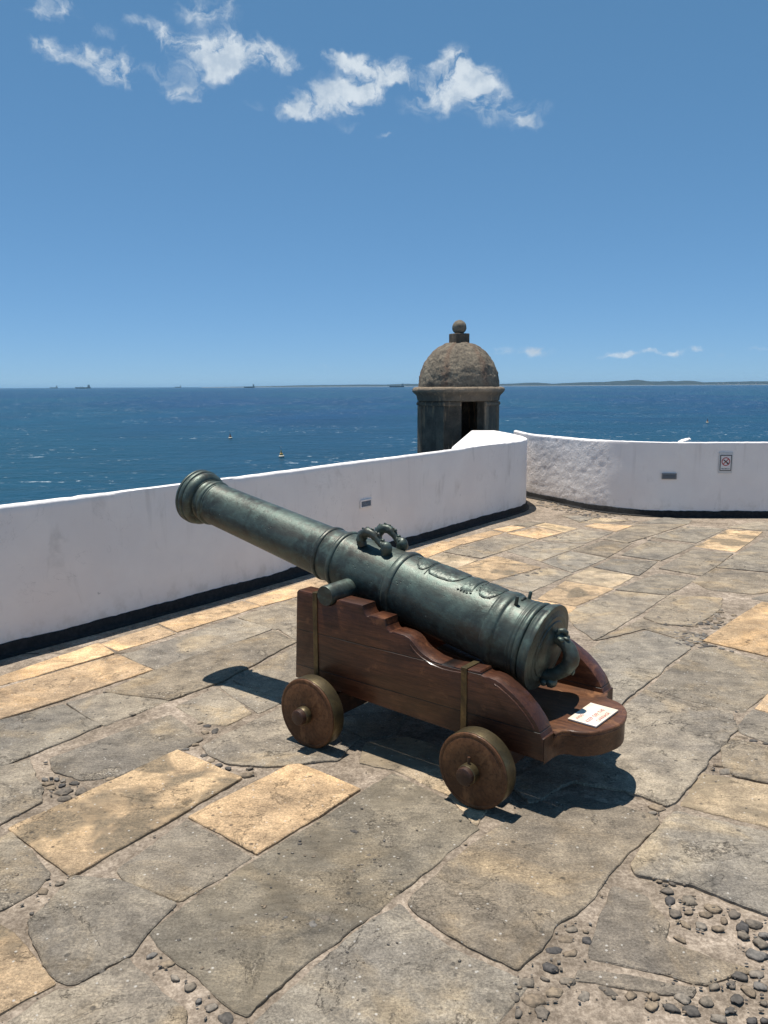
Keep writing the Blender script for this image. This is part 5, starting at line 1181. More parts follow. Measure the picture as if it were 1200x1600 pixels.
# ------------------------------------------------------------------ fittings on the walls
M_VENT, g, b = material('vent_metal', (.42, .42, .44), .5, .3)
M_VENTD, g, b = material('vent_dark', (.22, .22, .222), .55, .2)
M_BLACK, g, b = material('vent_void', (.01, .01, .01), .8)
def vent(loc, ang, w, h, label, dark=False, missing=False):
    e = empty('louvre_vent', loc, (0, 0, ang)); tag(e, label, 'vent', 'louvred vents in the parapet')
    bm = bmesh.new(); t = .012
    box(bm, -w/2, w/2, -.004, .006, h/2-t, h/2); box(bm, -w/2, w/2, -.004, .006, -h/2, -h/2+t)
    box(bm, -w/2, -w/2+t, -.004, .006, -h/2+t, h/2-t); box(bm, w/2-t, w/2, -.004, .006, -h/2+t, h/2-t)
    build('frame', bm, M_VENTD if dark else M_WALL, e)
    bm = bmesh.new(); box(bm, -w/2+t, w/2-t, -.004, -.001, -h/2+t, h/2-t); build('recess', bm, M_BLACK, e)
    n = 5 if not dark else 3
    for i in range(n):
        z = -h/2+t+(h-2*t)*(i+.5)/n
        bm = bmesh.new(); box(bm, -w/2+t, w/2-t, -.0009, .0055, -.0022 if not dark else -.006, .0022 if not dark else .006, 0, Matrix.Translation((0, 0, z)) @ Matrix.Rotation(.5, 4, 'X'))
        build('slat', bm, M_VENT if not dark else M_VENTD, e)
    return e
def on_path(path, x=None, y=None, off=.0):
    pts, tot = resample(path, .02)
    i = min(range(1, len(pts)-1), key=lambda k: abs(pts[k][0].x-x) if x is not None else abs(pts[k][0].y-y))
    t = (pts[i+1][0]-pts[i-1][0]).normalized(); n = Vector((t.y, -t.x, 0))
    return pts[i][0]+n*off, math.atan2(t.y, t.x), n
p, a, n = on_path(INNER_L, x=-.172, off=.009)
vent((p.x, p.y, .505), a+math.pi, .17, .078, 'small white louvred vent set in the long parapet above the cannon barrel')
p, a, n = on_path(INNER_R, x=3.455, off=.009)
vent((p.x, p.y, .50), a+math.pi, .172, .072, 'dark rusted louvred vent in the curved right parapet left of the sign', dark=True)

M_WHITE, g, b = material('sign_white', (.72, .70, .70), .5)
M_RED, g, b = material('sign_red', (.42, .03, .045), .5)
M_INK, g, b = material('sign_ink', (.02, .022, .025), .5)
M_GREY, g, b = material('sign_green_ink', (.07, .10, .10), .5)
M_PALE, g, b = material('sign_backing', (.60, .60, .60), .5)
def text_mesh(name, body, size, mat, parent, M, align='CENTER', extrude=.0006):
    cu = bpy.data.curves.new(name, 'FONT'); cu.body = body; cu.size = size; cu.align_x = align; cu.extrude = extrude
    tmp = bpy.data.objects.new('tmp', cu); COL.objects.link(tmp)
    bpy.context.view_layer.update()
    dg = bpy.context.evaluated_depsgraph_get()
    me = bpy.data.meshes.new_from_object(tmp.evaluated_get(dg))
    bpy.data.objects.remove(tmp)
    me.transform(M); me.materials.clear()
    return link(name, me, mat, parent)
p, a, n = on_path(INNER_R, x=4.115, off=.008)
e = empty('prohibition_sign', (p.x, p.y, .662), (0, 0, math.atan2(n.y, n.x)-math.pi/2)); tag(e, 'small white framed sign with a red prohibition circle on the right parapet', 'sign')
# in this frame +y faces the viewer, +x runs to the viewer's left
bm = bmesh.new(); box(bm, -.082, .082, -.004, .001, -.125, .128); build('backing', bm, M_PALE, e)
bm = bmesh.new(); box(bm, -.064, .064, .0012, .004, -.092, .092); build('panel', bm, M_WHITE, e)
bm = bmesh.new()
for q in ((-.068, .068, .086, .094), (-.068, .068, -.094, -.086), (-.068, -.061, -.086, .086), (.061, .068, -.086, .086)): box(bm, q[0], q[1], .0012, .0062, q[2], q[3])
build('frame', bm, M_INK, e)
bm = bmesh.new(); nn = 48
ri = [(.051*math.cos(2*math.pi*k/nn), .051*math.sin(2*math.pi*k/nn)) for k in range(nn)]; r2 = [(x*.80, y*.80) for x, y in ri]
va = [bm.verts.new((x, .0052, z+.016)) for x, z in ri]; vb = [bm.verts.new((x, .0052, z+.016)) for x, z in r2]
vc = [bm.verts.new((x, .004, z+.016)) for x, z in ri]
for k in range(nn): bm.faces.new((va[k], va[(k+1) % nn], vb[(k+1) % nn], vb[k])); bm.faces.new((vc[k], vc[(k+1) % nn], va[(k+1) % nn], va[k]))
box(bm, -.044, .044, .0041, .0050, -.0055, .0055, 0, Matrix.Translation((0, 0, .016)) @ Matrix.Rotation(R(45), 4, 'Y'))
build('red_circle', bm, M_RED, e)
bm = bmesh.new()
Mx = Matrix.Translation((0, 0, .016)) @ Matrix.Rotation(R(-38), 4, 'Y')
box(bm, -.038, .034, .0041, .0057, -.006, .006, 0, Mx); box(bm, -.040, -.020, .0041, .0056, -.011, .004, 0, Mx)
build('pictogram', bm, M_INK, e)
text_mesh('lettering', 'PROIBIDO', .0215, M_GREY, e, Matrix.Translation((0, .0046, -.0765)) @ Matrix.Rotation(R(180), 4, 'Z') @ Matrix.Rotation(R(90), 4, 'X'))
# a loose flake of plaster lying on the right wall
bm = bmesh.new(); vs = ball(bm, (0, 0, 0), 1, (1, 1, 1), 3, .5, 4)
for v in vs: v.co = Vector((v.co.x*.062, v.co.y*.045, max(-.35, v.co.z)*.016))
o = build('plaster_flake', bm, M_WALL, smooth=60); p, a, n = on_path(INNER_R, x=3.66, off=-.10)
o.location = (p.x, p.y, .932); o.rotation_euler = (R(4), R(-10), a); tag(o, 'loose white flake of plaster lying on top of the right parapet', 'plaster flake')
bm = bmesh.new(); vs = ball(bm, (0, 0, 0), .03, (1.3, .9, .8), 2, .5, 8); o2 = build('plaster_lump', bm, M_WALL, smooth=60)
p, a, n = on_path(INNER_R, x=3.60, off=-.075); o2.location = (p.x, p.y, .905); tag(o2, 'small white plaster lump propping the flake on the right parapet', 'plaster lump')

# ------------------------------------------------------------------ sentry box
GC = Vector((1.24, 13.32, 0))
GA = math.atan2(-GC.y, -GC.x)-R(20.0)         # six-sided plan
NS = 6; DA = 2*math.pi/NS
box_root = empty('sentry_box', (GC.x, GC.y, 0)); tag(box_root, 'domed dark stone sentry box with a ball finial rising behind the parapet corner', 'sentry box')
def oct_pt(r, k): return Vector((r*math.cos(GA+k*DA), r*math.sin(GA+k*DA), 0))
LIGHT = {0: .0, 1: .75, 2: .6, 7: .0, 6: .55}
def set_attr(o, name, fn):
    a = o.data.attributes.new(name, 'FLOAT', 'POINT')
    for i, v in enumerate(o.data.vertices): a.data[i].value = fn(v.co)
RO, RI = .662, .50
bm = bmesh.new()
def wallpanel(bm, k, u0, u1, z0, z1, ro=RO, ri=RI):
    a0, a1 = oct_pt(ro, k), oct_pt(ro, k+1); b0, b1 = oct_pt(ri, k), oct_pt(ri, k+1)
    q = [a0.lerp(a1, u0), a0.lerp(a1, u1), b0.lerp(b1, u1), b0.lerp(b1, u0)]
    nz = max(1, int((z1-z0)/.12))
    cols = [[bm.verts.new((p.x, p.y, z0+(z1-z0)*j/nz)) for j in range(nz+1)] for p in q]
    for a, b in zip(cols, cols[1:]+cols[:1]):
        for j in range(nz): bm.faces.new((a[j], b[j], b[j+1], a[j+1]))
    bm.faces.new([c[0] for c in cols]); bm.faces.new([c[-1] for c in cols][::-1])
for k in range(NS):
    if k == 0:
        wallpanel(bm, 0, .0, .42, -1.2, 1.30); wallpanel(bm, 0, .955, 1.0, -1.2, 1.30)
        wallpanel(bm, 0, .421, .954, -1.2, .02); wallpanel(bm, 0, .0, 1.0, 1.3451, 1.50)
        wallpanel(bm, 0, .0, .42, 1.3001, 1.345); wallpanel(bm, 0, .955, 1.0, 1.3001, 1.345)
    else: wallpanel(bm, k, .0, 1.0, -1.2, 1.50)
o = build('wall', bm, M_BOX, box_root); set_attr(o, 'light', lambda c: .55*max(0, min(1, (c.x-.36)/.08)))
bm = bmesh.new(); prism(bm, [tuple(oct_pt(.49, k)[:2]) for k in range(NS)], .0, .03); build('floor', bm, M_BOX, box_root)
for k in range(NS):   # pilaster strips at the corners
    a = oct_pt(RO+.022, k); p0 = oct_pt(RO+.022, k-1); p1 = oct_pt(RO+.022, k+1)
    f0, f1 = (.27, .012) if k == 0 else (.03, .16) if k == 1 else (.12, .12)
    c0 = a.lerp(p0, f0); c1 = a.lerp(p1, f1); i = oct_pt(RO-.03, k)
    bm = bmesh.new()
    prism(bm, [tuple(v[:2]) for v in (c0, a, c1, a.lerp(p1, f1)*.93, i, a.lerp(p0, f0)*.93)], -1.2, 1.275, bev=.008)
    o = build('pilaster', bm, M_BOX, box_root)
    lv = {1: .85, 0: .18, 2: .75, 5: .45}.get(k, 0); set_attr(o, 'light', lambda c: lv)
bm = bmesh.new(); prof = [(.64, 1.272), (.690, 1.280), (.702, 1.30), (.700, 1.318), (.690, 1.330), (.685, 1.345), (.64, 1.352)]
rows = []
for k in range(1, NS):       # string course stops either side of the doorway
    for (r0, z0), (r1, z1) in zip(prof, prof[1:]):
        bm.faces.new([bm.verts.new((*v[:2], zz)) for v, zz in ((oct_pt(r0, k), z0), (oct_pt(r0, k+1), z0), (oct_pt(r1, k+1), z1), (oct_pt(r1, k), z1))])
for u0, u1 in ((0, .41), (.965, 1)):
    loop = [[bm.verts.new((*oct_pt(r, 0).lerp(oct_pt(r, 1), u)[:2], z)) for r, z in prof] for u in (u0, u1)]
    for j in range(len(prof)-1): bm.faces.new((loop[0][j], loop[1][j], loop[1][j+1], loop[0][j+1]))
    bm.faces.new(loop[0]); bm.faces.new(loop[1][::-1])
bmesh.ops.remove_doubles(bm, verts=bm.verts[:], dist=1e-5)
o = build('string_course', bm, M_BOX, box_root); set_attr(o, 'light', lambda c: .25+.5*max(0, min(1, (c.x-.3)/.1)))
bm = bmesh.new()
prof = [(1.352, .660), (1.36, .676), (1.40, .680), (1.435, .690), (1.455, .705), (1.468, .722), (1.480, .735), (1.495, .748), (1.515, .757), (1.54, .757), (1.56, .748), (1.572, .728), (1.578, .69), (1.580, .60)]
Mz = Matrix.Rotation(-math.pi/2, 4, 'Y')   # x axis -> z axis
def lathe_z(bm, prof, n=64, disp=None):
    vs = lathe(bm, prof, n, Mz)
    if disp:
        for v in vs: v.co = disp(v.co)
    return vs
def cdisp(c):
    k = noise.noise(c*7)*.010+noise.noise(c*19)*.008
    # slight faceting so the moulding follows the octagon
    a = math.atan2(c.y, c.x)-GA; f = (a/DA) % 1.0; oc = math.cos(DA/2)/math.cos((f-.5)*DA)
    r = Vector((c.x, c.y)).length or 1
    s_ = 1+k/r
    m = .40*oc+.60
    return Vector((c.x*s_*m*1.012, c.y*s_*m*1.012, c.z+k*.4))
lathe_z(bm, prof, 160, cdisp)
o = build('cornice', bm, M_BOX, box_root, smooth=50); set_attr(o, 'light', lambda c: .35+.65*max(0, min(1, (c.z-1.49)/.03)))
bm = bmesh.new(); prof = []
for i in range(61):
    t = i/60*math.pi/2
    prof.append((1.576+.725*math.sin(t)**.97, .655*math.cos(t)**.93 if i < 60 else .0))
def ddisp(c):
    a = math.atan2(c.y, c.x)-GA; f = (a/DA) % 1.0
    rib = max(0, 1-abs(f if f < .5 else 1-f)*10)
    k = noise.noise(c*5)*.010+noise.noise(c*13)*.010+noise.noise(c*30)*.009+noise.noise(c*60)*.007+.010*rib
    nv = Vector((c.x, c.y, (c.z-1.576)*.8)); nv = nv.normalized() if nv.length > 0 else Vector((0, 0, 1))
    return c+nv*k
lathe_z(bm, prof, 220, ddisp)
o = build('dome', bm, M_DOME, box_root, smooth=60)
def ribf(c):
    a = math.atan2(c.y, c.x)-GA+.07*noise.noise(c*4); f = (a/DA) % 1.0
    return max(0, min(1, 1.5-abs(f if f < .5 else 1-f)*11))
set_attr(o, 'rib', ribf)
fin = empty('finial', (0, 0, 0), parent=box_root)
bm = bmesh.new(); box(bm, -.125, .125, -.125, .125, 2.27, 2.435, .012, Matrix.Rotation(GA+R(50), 4, 'Z'))
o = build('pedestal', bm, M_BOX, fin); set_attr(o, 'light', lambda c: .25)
bm = bmesh.new(); vs = ball(bm, (0, 0, 2.535), .116, (1, 1, 1), 4, .05, 2); o = build('stone_ball', bm, M_DOME, fin, smooth=60)
bm = bmesh.new(); lathe_z(bm, [(-1.2, .66), (-1.3, .70), (-1.45, .66), (-2.0, .5), (-2.8, .25), (-3.4, .05), (-3.45, 0)], 48)
o = build('corbel', bm, M_BOX, box_root, smooth=50)

# ------------------------------------------------------------------ the gun carriage
YAW = math.atan2(-.61529171, .78829951)
ORG = Vector((-.35145455, 3.3748112, 0))
car = empty('gun_carriage', ORG, (0, 0, YAW)); tag(car, 'four wheeled stepped wooden gun carriage with brass straps carrying the bronze cannon', 'gun carriage')
Y0, Y1, TH = .130, .786, .090
YM = (Y0+Y1)/2
PROF = [(-.188, .250), (-.168, .664), (-.158, .676), (-.050, .674), (-.043, .668), (-.040, .655)]
for k in range(0, 9):       # trunnion seat
    a = R(200+k*140/8); PROF.append((.022+.058*math.cos(a), .682+.054*math.sin(a)*.9))
PROF += [(.080, .662), (.088, .670), (.226, .667), (.229, .648), (.236, .632), (.247, .6225), (.256, .622), (.262, .6285), (.270, .6305), (.347, .6285), (.350, .602), (.358, .586), (.368, .5765), (.378, .576), (.384, .5795), (.394, .581), (.445, .577), (.472, .569)]
PROF += [(.490, .556), (.506, .541), (.524, .527), (.543, .516), (.588, .499), (.641, .491), (.690, .492), (.727, .495), (.757, .497), (.812, .500), (.820, .486), (.834, .483), (.852, .486), (.883, .482), (.905, .474), (.925, .463), (.947, .451), (.967, .438), (.988, .424), (1.008, .406), (1.026, .390), (1.041, .373), (1.056, .356), (1.068, .338), (1.080, .312), (1.086, .2995), (1.093, .2985), (1.093, .208)]
def cheek(y0, y1, outer):
    bm = bmesh.new(); prism(bm, PROF, y0, y1, 'y', bev=.0045, seg=2)
    # bead that follows the upper edge on the outer face
    top = [p for p in PROF if .09 <= p[0] <= 1.075]
    off = []
    for i, p in enumerate(top):
        a = Vector(top[max(i-1, 0)]); b_ = Vector(top[min(i+1, len(top)-1)]); t = (b_-a).normalized(); nn_ = Vector((t.y, -t.x))
        off.append((p[0]+nn_.x*.020, outer, p[1]+nn_.y*.020))
    seg1 = [q for q in off if q[0] > .475 and q[0] < .80]; seg2 = [q for q in off if q[0] > .86]
    for s_ in (seg1, seg2): tube(bm, s_, .0042, 8)
    bmesh.ops.triangulate(bm, faces=[f for f in bm.faces if len(f.verts) > 8])
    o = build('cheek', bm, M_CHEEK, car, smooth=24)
    sgn = -1 if outer == y0 else 1
    for (s0, s1, zb, zt0, zt1) in ((-.066, -.040, .245, .676, .6755), (.729, .757, .226, .497, .4985)):
        bm = bmesh.new(); ye = outer+sgn*.0045
        lo, hi = sorted((outer+sgn*.0005, ye))
        box(bm, s0, s1, lo, hi, zb, zt0+.004, .0015)
        lo, hi = sorted((ye, outer-sgn*(TH+.003)))
        box(bm, s0, s1, lo+.0001, hi, zt0+.0012, zt0+.0048, .0012)
        build('strap', bm, M_BRASS, o)
    return o
cheek(Y0, Y0+TH, Y0); cheek(Y1-TH, Y1, Y1)
# bed plank with its round tail
half = [(1.0935, Y0+.002), (1.0955, .205), (1.100, .232), (1.106, .246), (1.116, .259), (1.128, .266), (1.142, .269), (1.156, .272), (1.172, .279), (1.187, .289), (1.201, .301), (1.214, .316), (1.233, .348), (1.247, .384), (1.257, .421), (1.261, YM)]
tail = half+[(x, 2*YM-y) for x, y in half[-2::-1]]
out = tail+[(1.0933, Y1-TH-.0006), (.60, Y1-TH-.0006), (.60, Y0+TH+.0006), (1.0933, Y0+TH+.0006)]
bm = bmesh.new()
prism(bm, out, .198, .2975, bev=.0)
bmesh.ops.recalc_face_normals(bm, faces=bm.faces[:])
# moulded nosing: a rounded lip along the tail's upper edge, with a bead and quirk below
bmesh.ops.triangulate(bm, faces=[f for f in bm.faces if len(f.verts) > 8])
def offs(P, d_):
    o_ = []
    for i, p in enumerate(P):
        a = Vector(P[max(i-1, 0)]); b_ = Vector(P[min(i+1, len(P)-1)]); t = (b_-a).normalized(); o_.append((p[0]+t.y*d_, p[1]-t.x*d_))
    return o_
prof = [(-.006, .2976), (.000, .2992), (.004, .2975), (.0068, .294), (.0072, .290), (.0055, .2865), (.002, .2845), (.0035, .2815), (.0042, .279), (.003, .2765), (.0006, .2755)]
tl = tail[1:-1]; rows = [[bm.verts.new((x, y, z)) for x, y in offs(tl, d_)] for d_, z in prof]
for a, b_ in zip(rows, rows[1:]):
    for k in range(len(a)-1): bm.faces.new((a[k], a[k+1], b_[k+1], b_[k]))
build('bed', bm, M_BED, car, smooth=45)
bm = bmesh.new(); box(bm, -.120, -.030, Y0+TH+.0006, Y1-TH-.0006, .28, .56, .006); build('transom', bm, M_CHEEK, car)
bm = bmesh.new(); prism(bm, [(.45, .262), (.80, .2991), (.80, .40), (.45, .46)], YM-.085, YM+.085, 'y', bev=.004); build('quoin', bm, M_BED, car)
bm = bmesh.new(); box(bm, -.15, .598, Y0+TH+.0006, Y1-TH-.0006, .222, .258, .004); build('sun_block_board', bm, M_CHEEK, car)  # unseen board added between the cheeks to keep sun off the ground below
# axles and trucks
def wheel(s, zc, r, yo, sgn, pin, label=None):
    """yo: y of the outer face; sgn -1 on the near side"""
    w = .074
    e = empty('wheel', (s, yo, zc), parent=car)
    M = Matrix.Rotation(R(-90 if sgn < 0 else 90), 4, 'Z')      # lathe axis x -> outward
    # local: outward = -y*... face at 0, inner side at -w
    bm = bmesh.new()
    rd = r-.0028
    prof = [(-w+.002, .036), (-w+.002, rd-.004), (-w+.006, rd-.0002), (-.0095, rd-.0002), (-.0090, rd+.0010), (-.0055, rd+.0012), (-.0025, rd-.0006), (-.0008, rd-.0045), (.0002, rd-.012), (-.0012, rd-.0155), (.001, rd-.020), (.0015, rd*.6), (.003, .058), (.003, .036)]
    lathe(bm, prof, 72, M)
    build('disc', bm, M_DISC, e, smooth=35)
    bm = bmesh.new()
    prof = [(-w, rd-.001), (-w, r-.0015), (-w+.002, r), (-.0125, r), (-.0108, r-.0008), (-.0102, rd+.0003)]
    lathe(bm, prof, 96, M); build('tyre', bm, M_BRASS, e, smooth=35)
    hub = empty('hub', (0, 0, 0), parent=e)
    bm = bmesh.new(); lathe(bm, [(-w-.02, .035), (.050, .035), (.056, .033), (.059, .028), (.0595, .0)], 40, M); build('axle_arm', bm, M_AXLE, hub, smooth=35)
    bm = bmesh.new(); lathe(bm, [(.004, .034), (.004, .0385), (.012, .0395), (.030 if not pin else .036, .039), (.034 if not pin else .039, .0365), (.034 if not pin else .039, .034)], 48, M); build('hub_band', bm, M_BRASS, hub, smooth=35)
    if pin:
        bm = bmesh.new(); y_ = sgn*.019
        tube(bm, [(0, y_, -.050), (0, y_, .058), (0, y_, .066)], .0058, 12); build('linchpin', bm, M_AXLE, hub, smooth=40)
    return e
S1, S2 = 0.0, .860
for sgn, yo in ((-1, 0.0), (1, 2*YM)):
    wheel(S1, .160, .160, yo, sgn, False); wheel(S2, .152, .152, yo, sgn, True)
for s, z in ((S1, .160), (S2, .152)):
    bm = bmesh.new(); box(bm, s-.055, s+.055, .082, 2*YM-.082, z-.052, z+.058, .006); build('axle', bm, M_AXLE, car)

# ------------------------------------------------------------------ the barrel
BETA = R(12.17); Z0 = .7445; YB = .421; SKEW = R(1.0)
bar = empty('cannon_barrel'); tag(bar, 'long green patinated bronze cannon barrel with dolphin handles pointing over the parapet', 'cannon')
bar.matrix_world = Matrix.Translation(ORG) @ Matrix.Rotation(YAW, 4, 'Z') @ Matrix.Translation((0, YB, Z0)) @ Matrix.Rotation(SKEW, 4, 'Z') @ Matrix.Rotation(BETA, 4, 'Y')
KNOT = [(-1.2805, -1.217, .1556, .1508), (-1.127, -1.069, .1272, .1234), (-.2415, -.210, .1369, .1349), (-.1331, -.105, .1498, .1472), (.2357, .2556, .1643, .1625), (.781, .7919, .1653, .1655), (.9067, .9155, .1734, .1731), (.9567, .9664, .183, .1849)]
def fa(a):
    if a <= KNOT[0][0]: return a-KNOT[0][0]+KNOT[0][1]
    if a >= KNOT[-1][0]: return a-KNOT[-1][0]+KNOT[-1][1]
    for p, q in zip(KNOT, KNOT[1:]):
        if p[0] <= a <= q[0]: return p[1]+(q[1]-p[1])*(a-p[0])/(q[0]-p[0])
def fr(a):
    a = min(max(a, KNOT[0][0]), KNOT[-1][0])
    for p, q in zip(KNOT, KNOT[1:]):
        if p[0] <= a <= q[0]:
            t = (a-p[0])/(q[0]-p[0]); return (p[3]/p[2])*(1-t)+(q[3]/q[2])*t
PB = [(-.95, 0), (-.95, .058), (-1.270, .058), (-1.2745, .061), (-1.2755, .072), (-1.272, .078), (-1.272, .112), (-1.277, .118), (-1.2855, .124), (-1.288, .134), (-1.2875, .144), (-1.284, .151), (-1.277, .1555), (-1.269, .156), (-1.2655, .1535), (-1.2645, .1505), (-1.262, .1505), (-1.2605, .1535), (-1.256, .1565), (-1.245, .1575), (-1.236, .156), (-1.2325, .1525), (-1.2315, .1490), (-1.2285, .1490), (-1.227, .1515), (-1.219, .152), (-1.208, .150), (-1.198, .145), (-1.190, .138), (-1.185, .131), (-1.183, .1235), (-1.1795, .1235), (-1.1785, .1195), (-1.174, .1170),
(-1.160, .1160), (-1.147, .1172), (-1.1445, .1195), (-1.1425, .1195), (-1.1405, .1235), (-1.135, .1268), (-1.128, .1278), (-1.121, .1262), (-1.116, .1225), (-1.114, .1192), (-1.1105, .1192), (-1.109, .1208), (-1.104, .1208), (-1.102, .1185), (-1.095, .1172),
(-.80, .1205), (-.50, .1248), (-.285, .1282), (-.270, .1286), (-.2675, .1312), (-.264, .1312), (-.262, .1342), (-.256, .1375), (-.248, .1382), (-.241, .1368), (-.2375, .1335), (-.2365, .1310), (-.233, .1310), (-.230, .1322),
(-.200, .1330), (-.178, .1342), (-.176, .1365), (-.172, .1365), (-.170, .1395), (-.166, .1405), (-.161, .1400), (-.159, .1425), (-.156, .1455), (-.149, .1488), (-.141, .1495), (-.135, .1482), (-.1315, .1450), (-.1305, .1418), (-.128, .1412), (-.120, .1412),
(.02, .1462), (.170, .1506), (.178, .1510), (.180, .1530), (.184, .1530), (.186, .1555), (.191, .1562), (.194, .1560), (.197, .1590), (.203, .1625), (.212, .1648), (.224, .1650), (.232, .1632), (.2355, .1600), (.2365, .1565), (.240, .1560), (.25, .1560),
(.45, .1572), (.716, .1582), (.722, .1585), (.725, .1615), (.733, .1620), (.740, .1635), (.750, .1665), (.761, .1680), (.772, .1672), (.779, .1645), (.782, .1612), (.786, .1602), (.792, .1608), (.799, .1608), (.803, .1596),
(.835, .1602), (.848, .1606), (.850, .1628), (.854, .1636), (.858, .1632), (.861, .1616), (.864, .1620), (.8665, .1648), (.871, .1660), (.876, .1652), (.879, .1632), (.8825, .1640), (.885, .1680), (.890, .1718), (.897, .1732), (.903, .1722), (.907, .1690), (.9085, .1635), (.911, .1632), (.913, .1690), (.9155, .1728),
(.922, .1758), (.930, .1788), (.936, .1792), (.938, .1812), (.944, .1832), (.952, .1836), (.957, .1822), (.9585, .1790), (.9575, .1640), (.9595, .1590), (.9615, .1565), (.9625, .1440), (.9665, .1400), (.9670, .1220), (.9715, .1180), (.9735, .0980), (.9785, .0880), (.986, .0760), (.9900, .0640), (.9905, .0520), (.9935, .0420), (.996, .0)]
PB = [(fa(a), r*fr(a)) for a, r in PB]
bm = bmesh.new(); lathe(bm, PB, 144); build('tube', bm, M_BRONZE, bar, smooth=42)
def to_bar(s, y, z):
    return (s*math.cos(BETA)-(z-Z0)*math.sin(BETA), y-YB, s*math.sin(BETA)+(z-Z0)*math.cos(BETA))
ta = to_bar(.016, 0, .680)
for sgn in (-1, 1):
    bm = bmesh.new()
    L0, L1 = .10, (YB-.112 if sgn < 0 else .385)
    M = Matrix.Translation((ta[0], 0, ta[2])) @ Matrix.Rotation(R(90*sgn), 4, 'Z')
    lathe(bm, [(L0, .0475), (L1-.003, .0455), (L1, .0435), (L1, .0)], 56, M); build('trunnion', bm, M_BRONZE, bar, smooth=40)
    # dolphin-shaped lifting handle
    bm = bmesh.new(); y_ = sgn*.062
    path = [(-.015, y_*.95, .130, .021), (-.028, y_, .158, .023), (-.020, y_*1.03, .188, .0235), (.005, y_*1.06, .206, .0225), (.034, y_*1.07, .206, .0205), (.062, y_*1.06, .192, .0165), (.086, y_*1.03, .176, .0150), (.104, y_, .174, .021), (.118, y_, .168, .0275), (.122, y_*.98, .152, .0255), (.116, y_*.95, .132, .019)]
    sp = []
    path = [(fa(a), y, h*fr(a), r) for a, y, h, r in path]
    P4 = [Vector(p) for p in path]
    PP = [P4[0]]+P4+[P4[-1]]
    for i in range(1, len(PP)-2):
        for k in range(6):
            t = k/6; p0, p1, p2, p3 = PP[i-1:i+3]
            sp.append(.5*((2*p1)+(p2-p0)*t+(2*p0-5*p1+4*p2-p3)*t*t+(3*p1-p0-3*p2+p3)*t**3))
    sp.append(PP[-2])
    tube(bm, [tuple(p) for p in sp], None, 16, True, .22, 3.0*sgn)
    for c, r_, q in (((-.048, y_, .152), .0105, (1, .8, 1.1)), ((.066, y_*1.05, .214), .0095, (1, .8, 1.1)), ((.112, y_+.017, .182), .008, (1, 1, 1)), ((.112, y_-.017, .182), .008, (1, 1, 1)), ((.094, y_, .196), .0085, (1.2, 1, .8))):
        ball(bm, (fa(c[0]), c[1], c[2]*fr(c[0])), r_, q, 2)
    for k in range(7):   # ragged dorsal fin
        p = sp[10+k*4]; q = sp[12+k*4]; t = (Vector(q[:3])-Vector(p[:3])).normalized(); up = Vector((-t.z, 0, t.x))
        c = Vector(p[:3])+up*(p[3]*.98); ball(bm, c, .0062, (1.5, .7, 1.0), 1)
    build('dolphin_handle', bm, M_BRONZE, bar, smooth=70)
# cascabel in the shape of a curled sea creature
bm = bmesh.new()
path = [(.975, 0, .052, .030), (.998, 0, .062, .031), (1.030, 0, .050, .0315), (1.058, 0, .026, .0345), (1.068, 0, -.008, .0370), (1.060, 0, -.042, .0350), (1.036, 0, -.074, .0320), (1.008, 0, -.100, .0300), (.980, 0, -.112, .0300), (.955, 0, -.112, .026)]
path = [(a+.007, y, h-.002, r*.88) for a, y, h, r in path]
P4 = [Vector(p) for p in path]; PP = [P4[0]]+P4+[P4[-1]]; sp = []
for i in range(1, len(PP)-2):
    for k in range(6):
        t = k/6; p0, p1, p2, p3 = PP[i-1:i+3]
        sp.append(.5*((2*p1)+(p2-p0)*t+(2*p0-5*p1+4*p2-p3)*t*t+(3*p1-p0-3*p2+p3)*t**3))
sp.append(PP[-2])
tube(bm, [tuple(p) for p in sp], None, 20, True, .10, 5)
tube(bm, [(1.000, -.012, .082), (1.006, -.010, .096), (1.018, -.004, .101), (1.028, .004, .093), (1.026, .010, .082)], .0105, 10)
for c, r_, q in (((1.024, -.026, .068), .013, (1.2, .9, .8)), ((1.026, .026, .068), .013, (1.2, .9, .8)), ((1.096, 0, -.052), .010, (.8, .8, 1.5)), ((1.018, 0, -.132), .024, (1.1, 1.2, 1.0)), ((.995, -.02, -.138), .016, (1, 1, 1)), ((.990, .02, -.136), .016, (1, 1, 1)), ((1.040, -.012, .075), .010, (1.5, .8, .7))):
    ball(bm, c, r_, q, 2, .2, 3)
build('cascabel', bm, M_BRONZE, bar, smooth=70)
for y_, x_ in ((-.046, .818), (.030, .826)):
    bm = bmesh.new()
    M = Matrix.Translation((x_, y_, 0)) @ Matrix.Rotation(-y_*2, 4, 'X') @ Matrix.Rotation(R(-90), 4, 'Y')
    lathe(bm, [(.150, .0078), (.183, .0076), (.187, .006), (.188, .0)], 20, M); build('sight_lug', bm, M_BRONZE, bar, smooth=40)
bm = bmesh.new()
tube(bm, [(.822, -.020, .160), (.820, -.008, .166), (.820, .006, .166), (.822, .014, .160)], .005, 8)
build('vent_hinge', bm, M_BRONZE, bar, smooth=40)
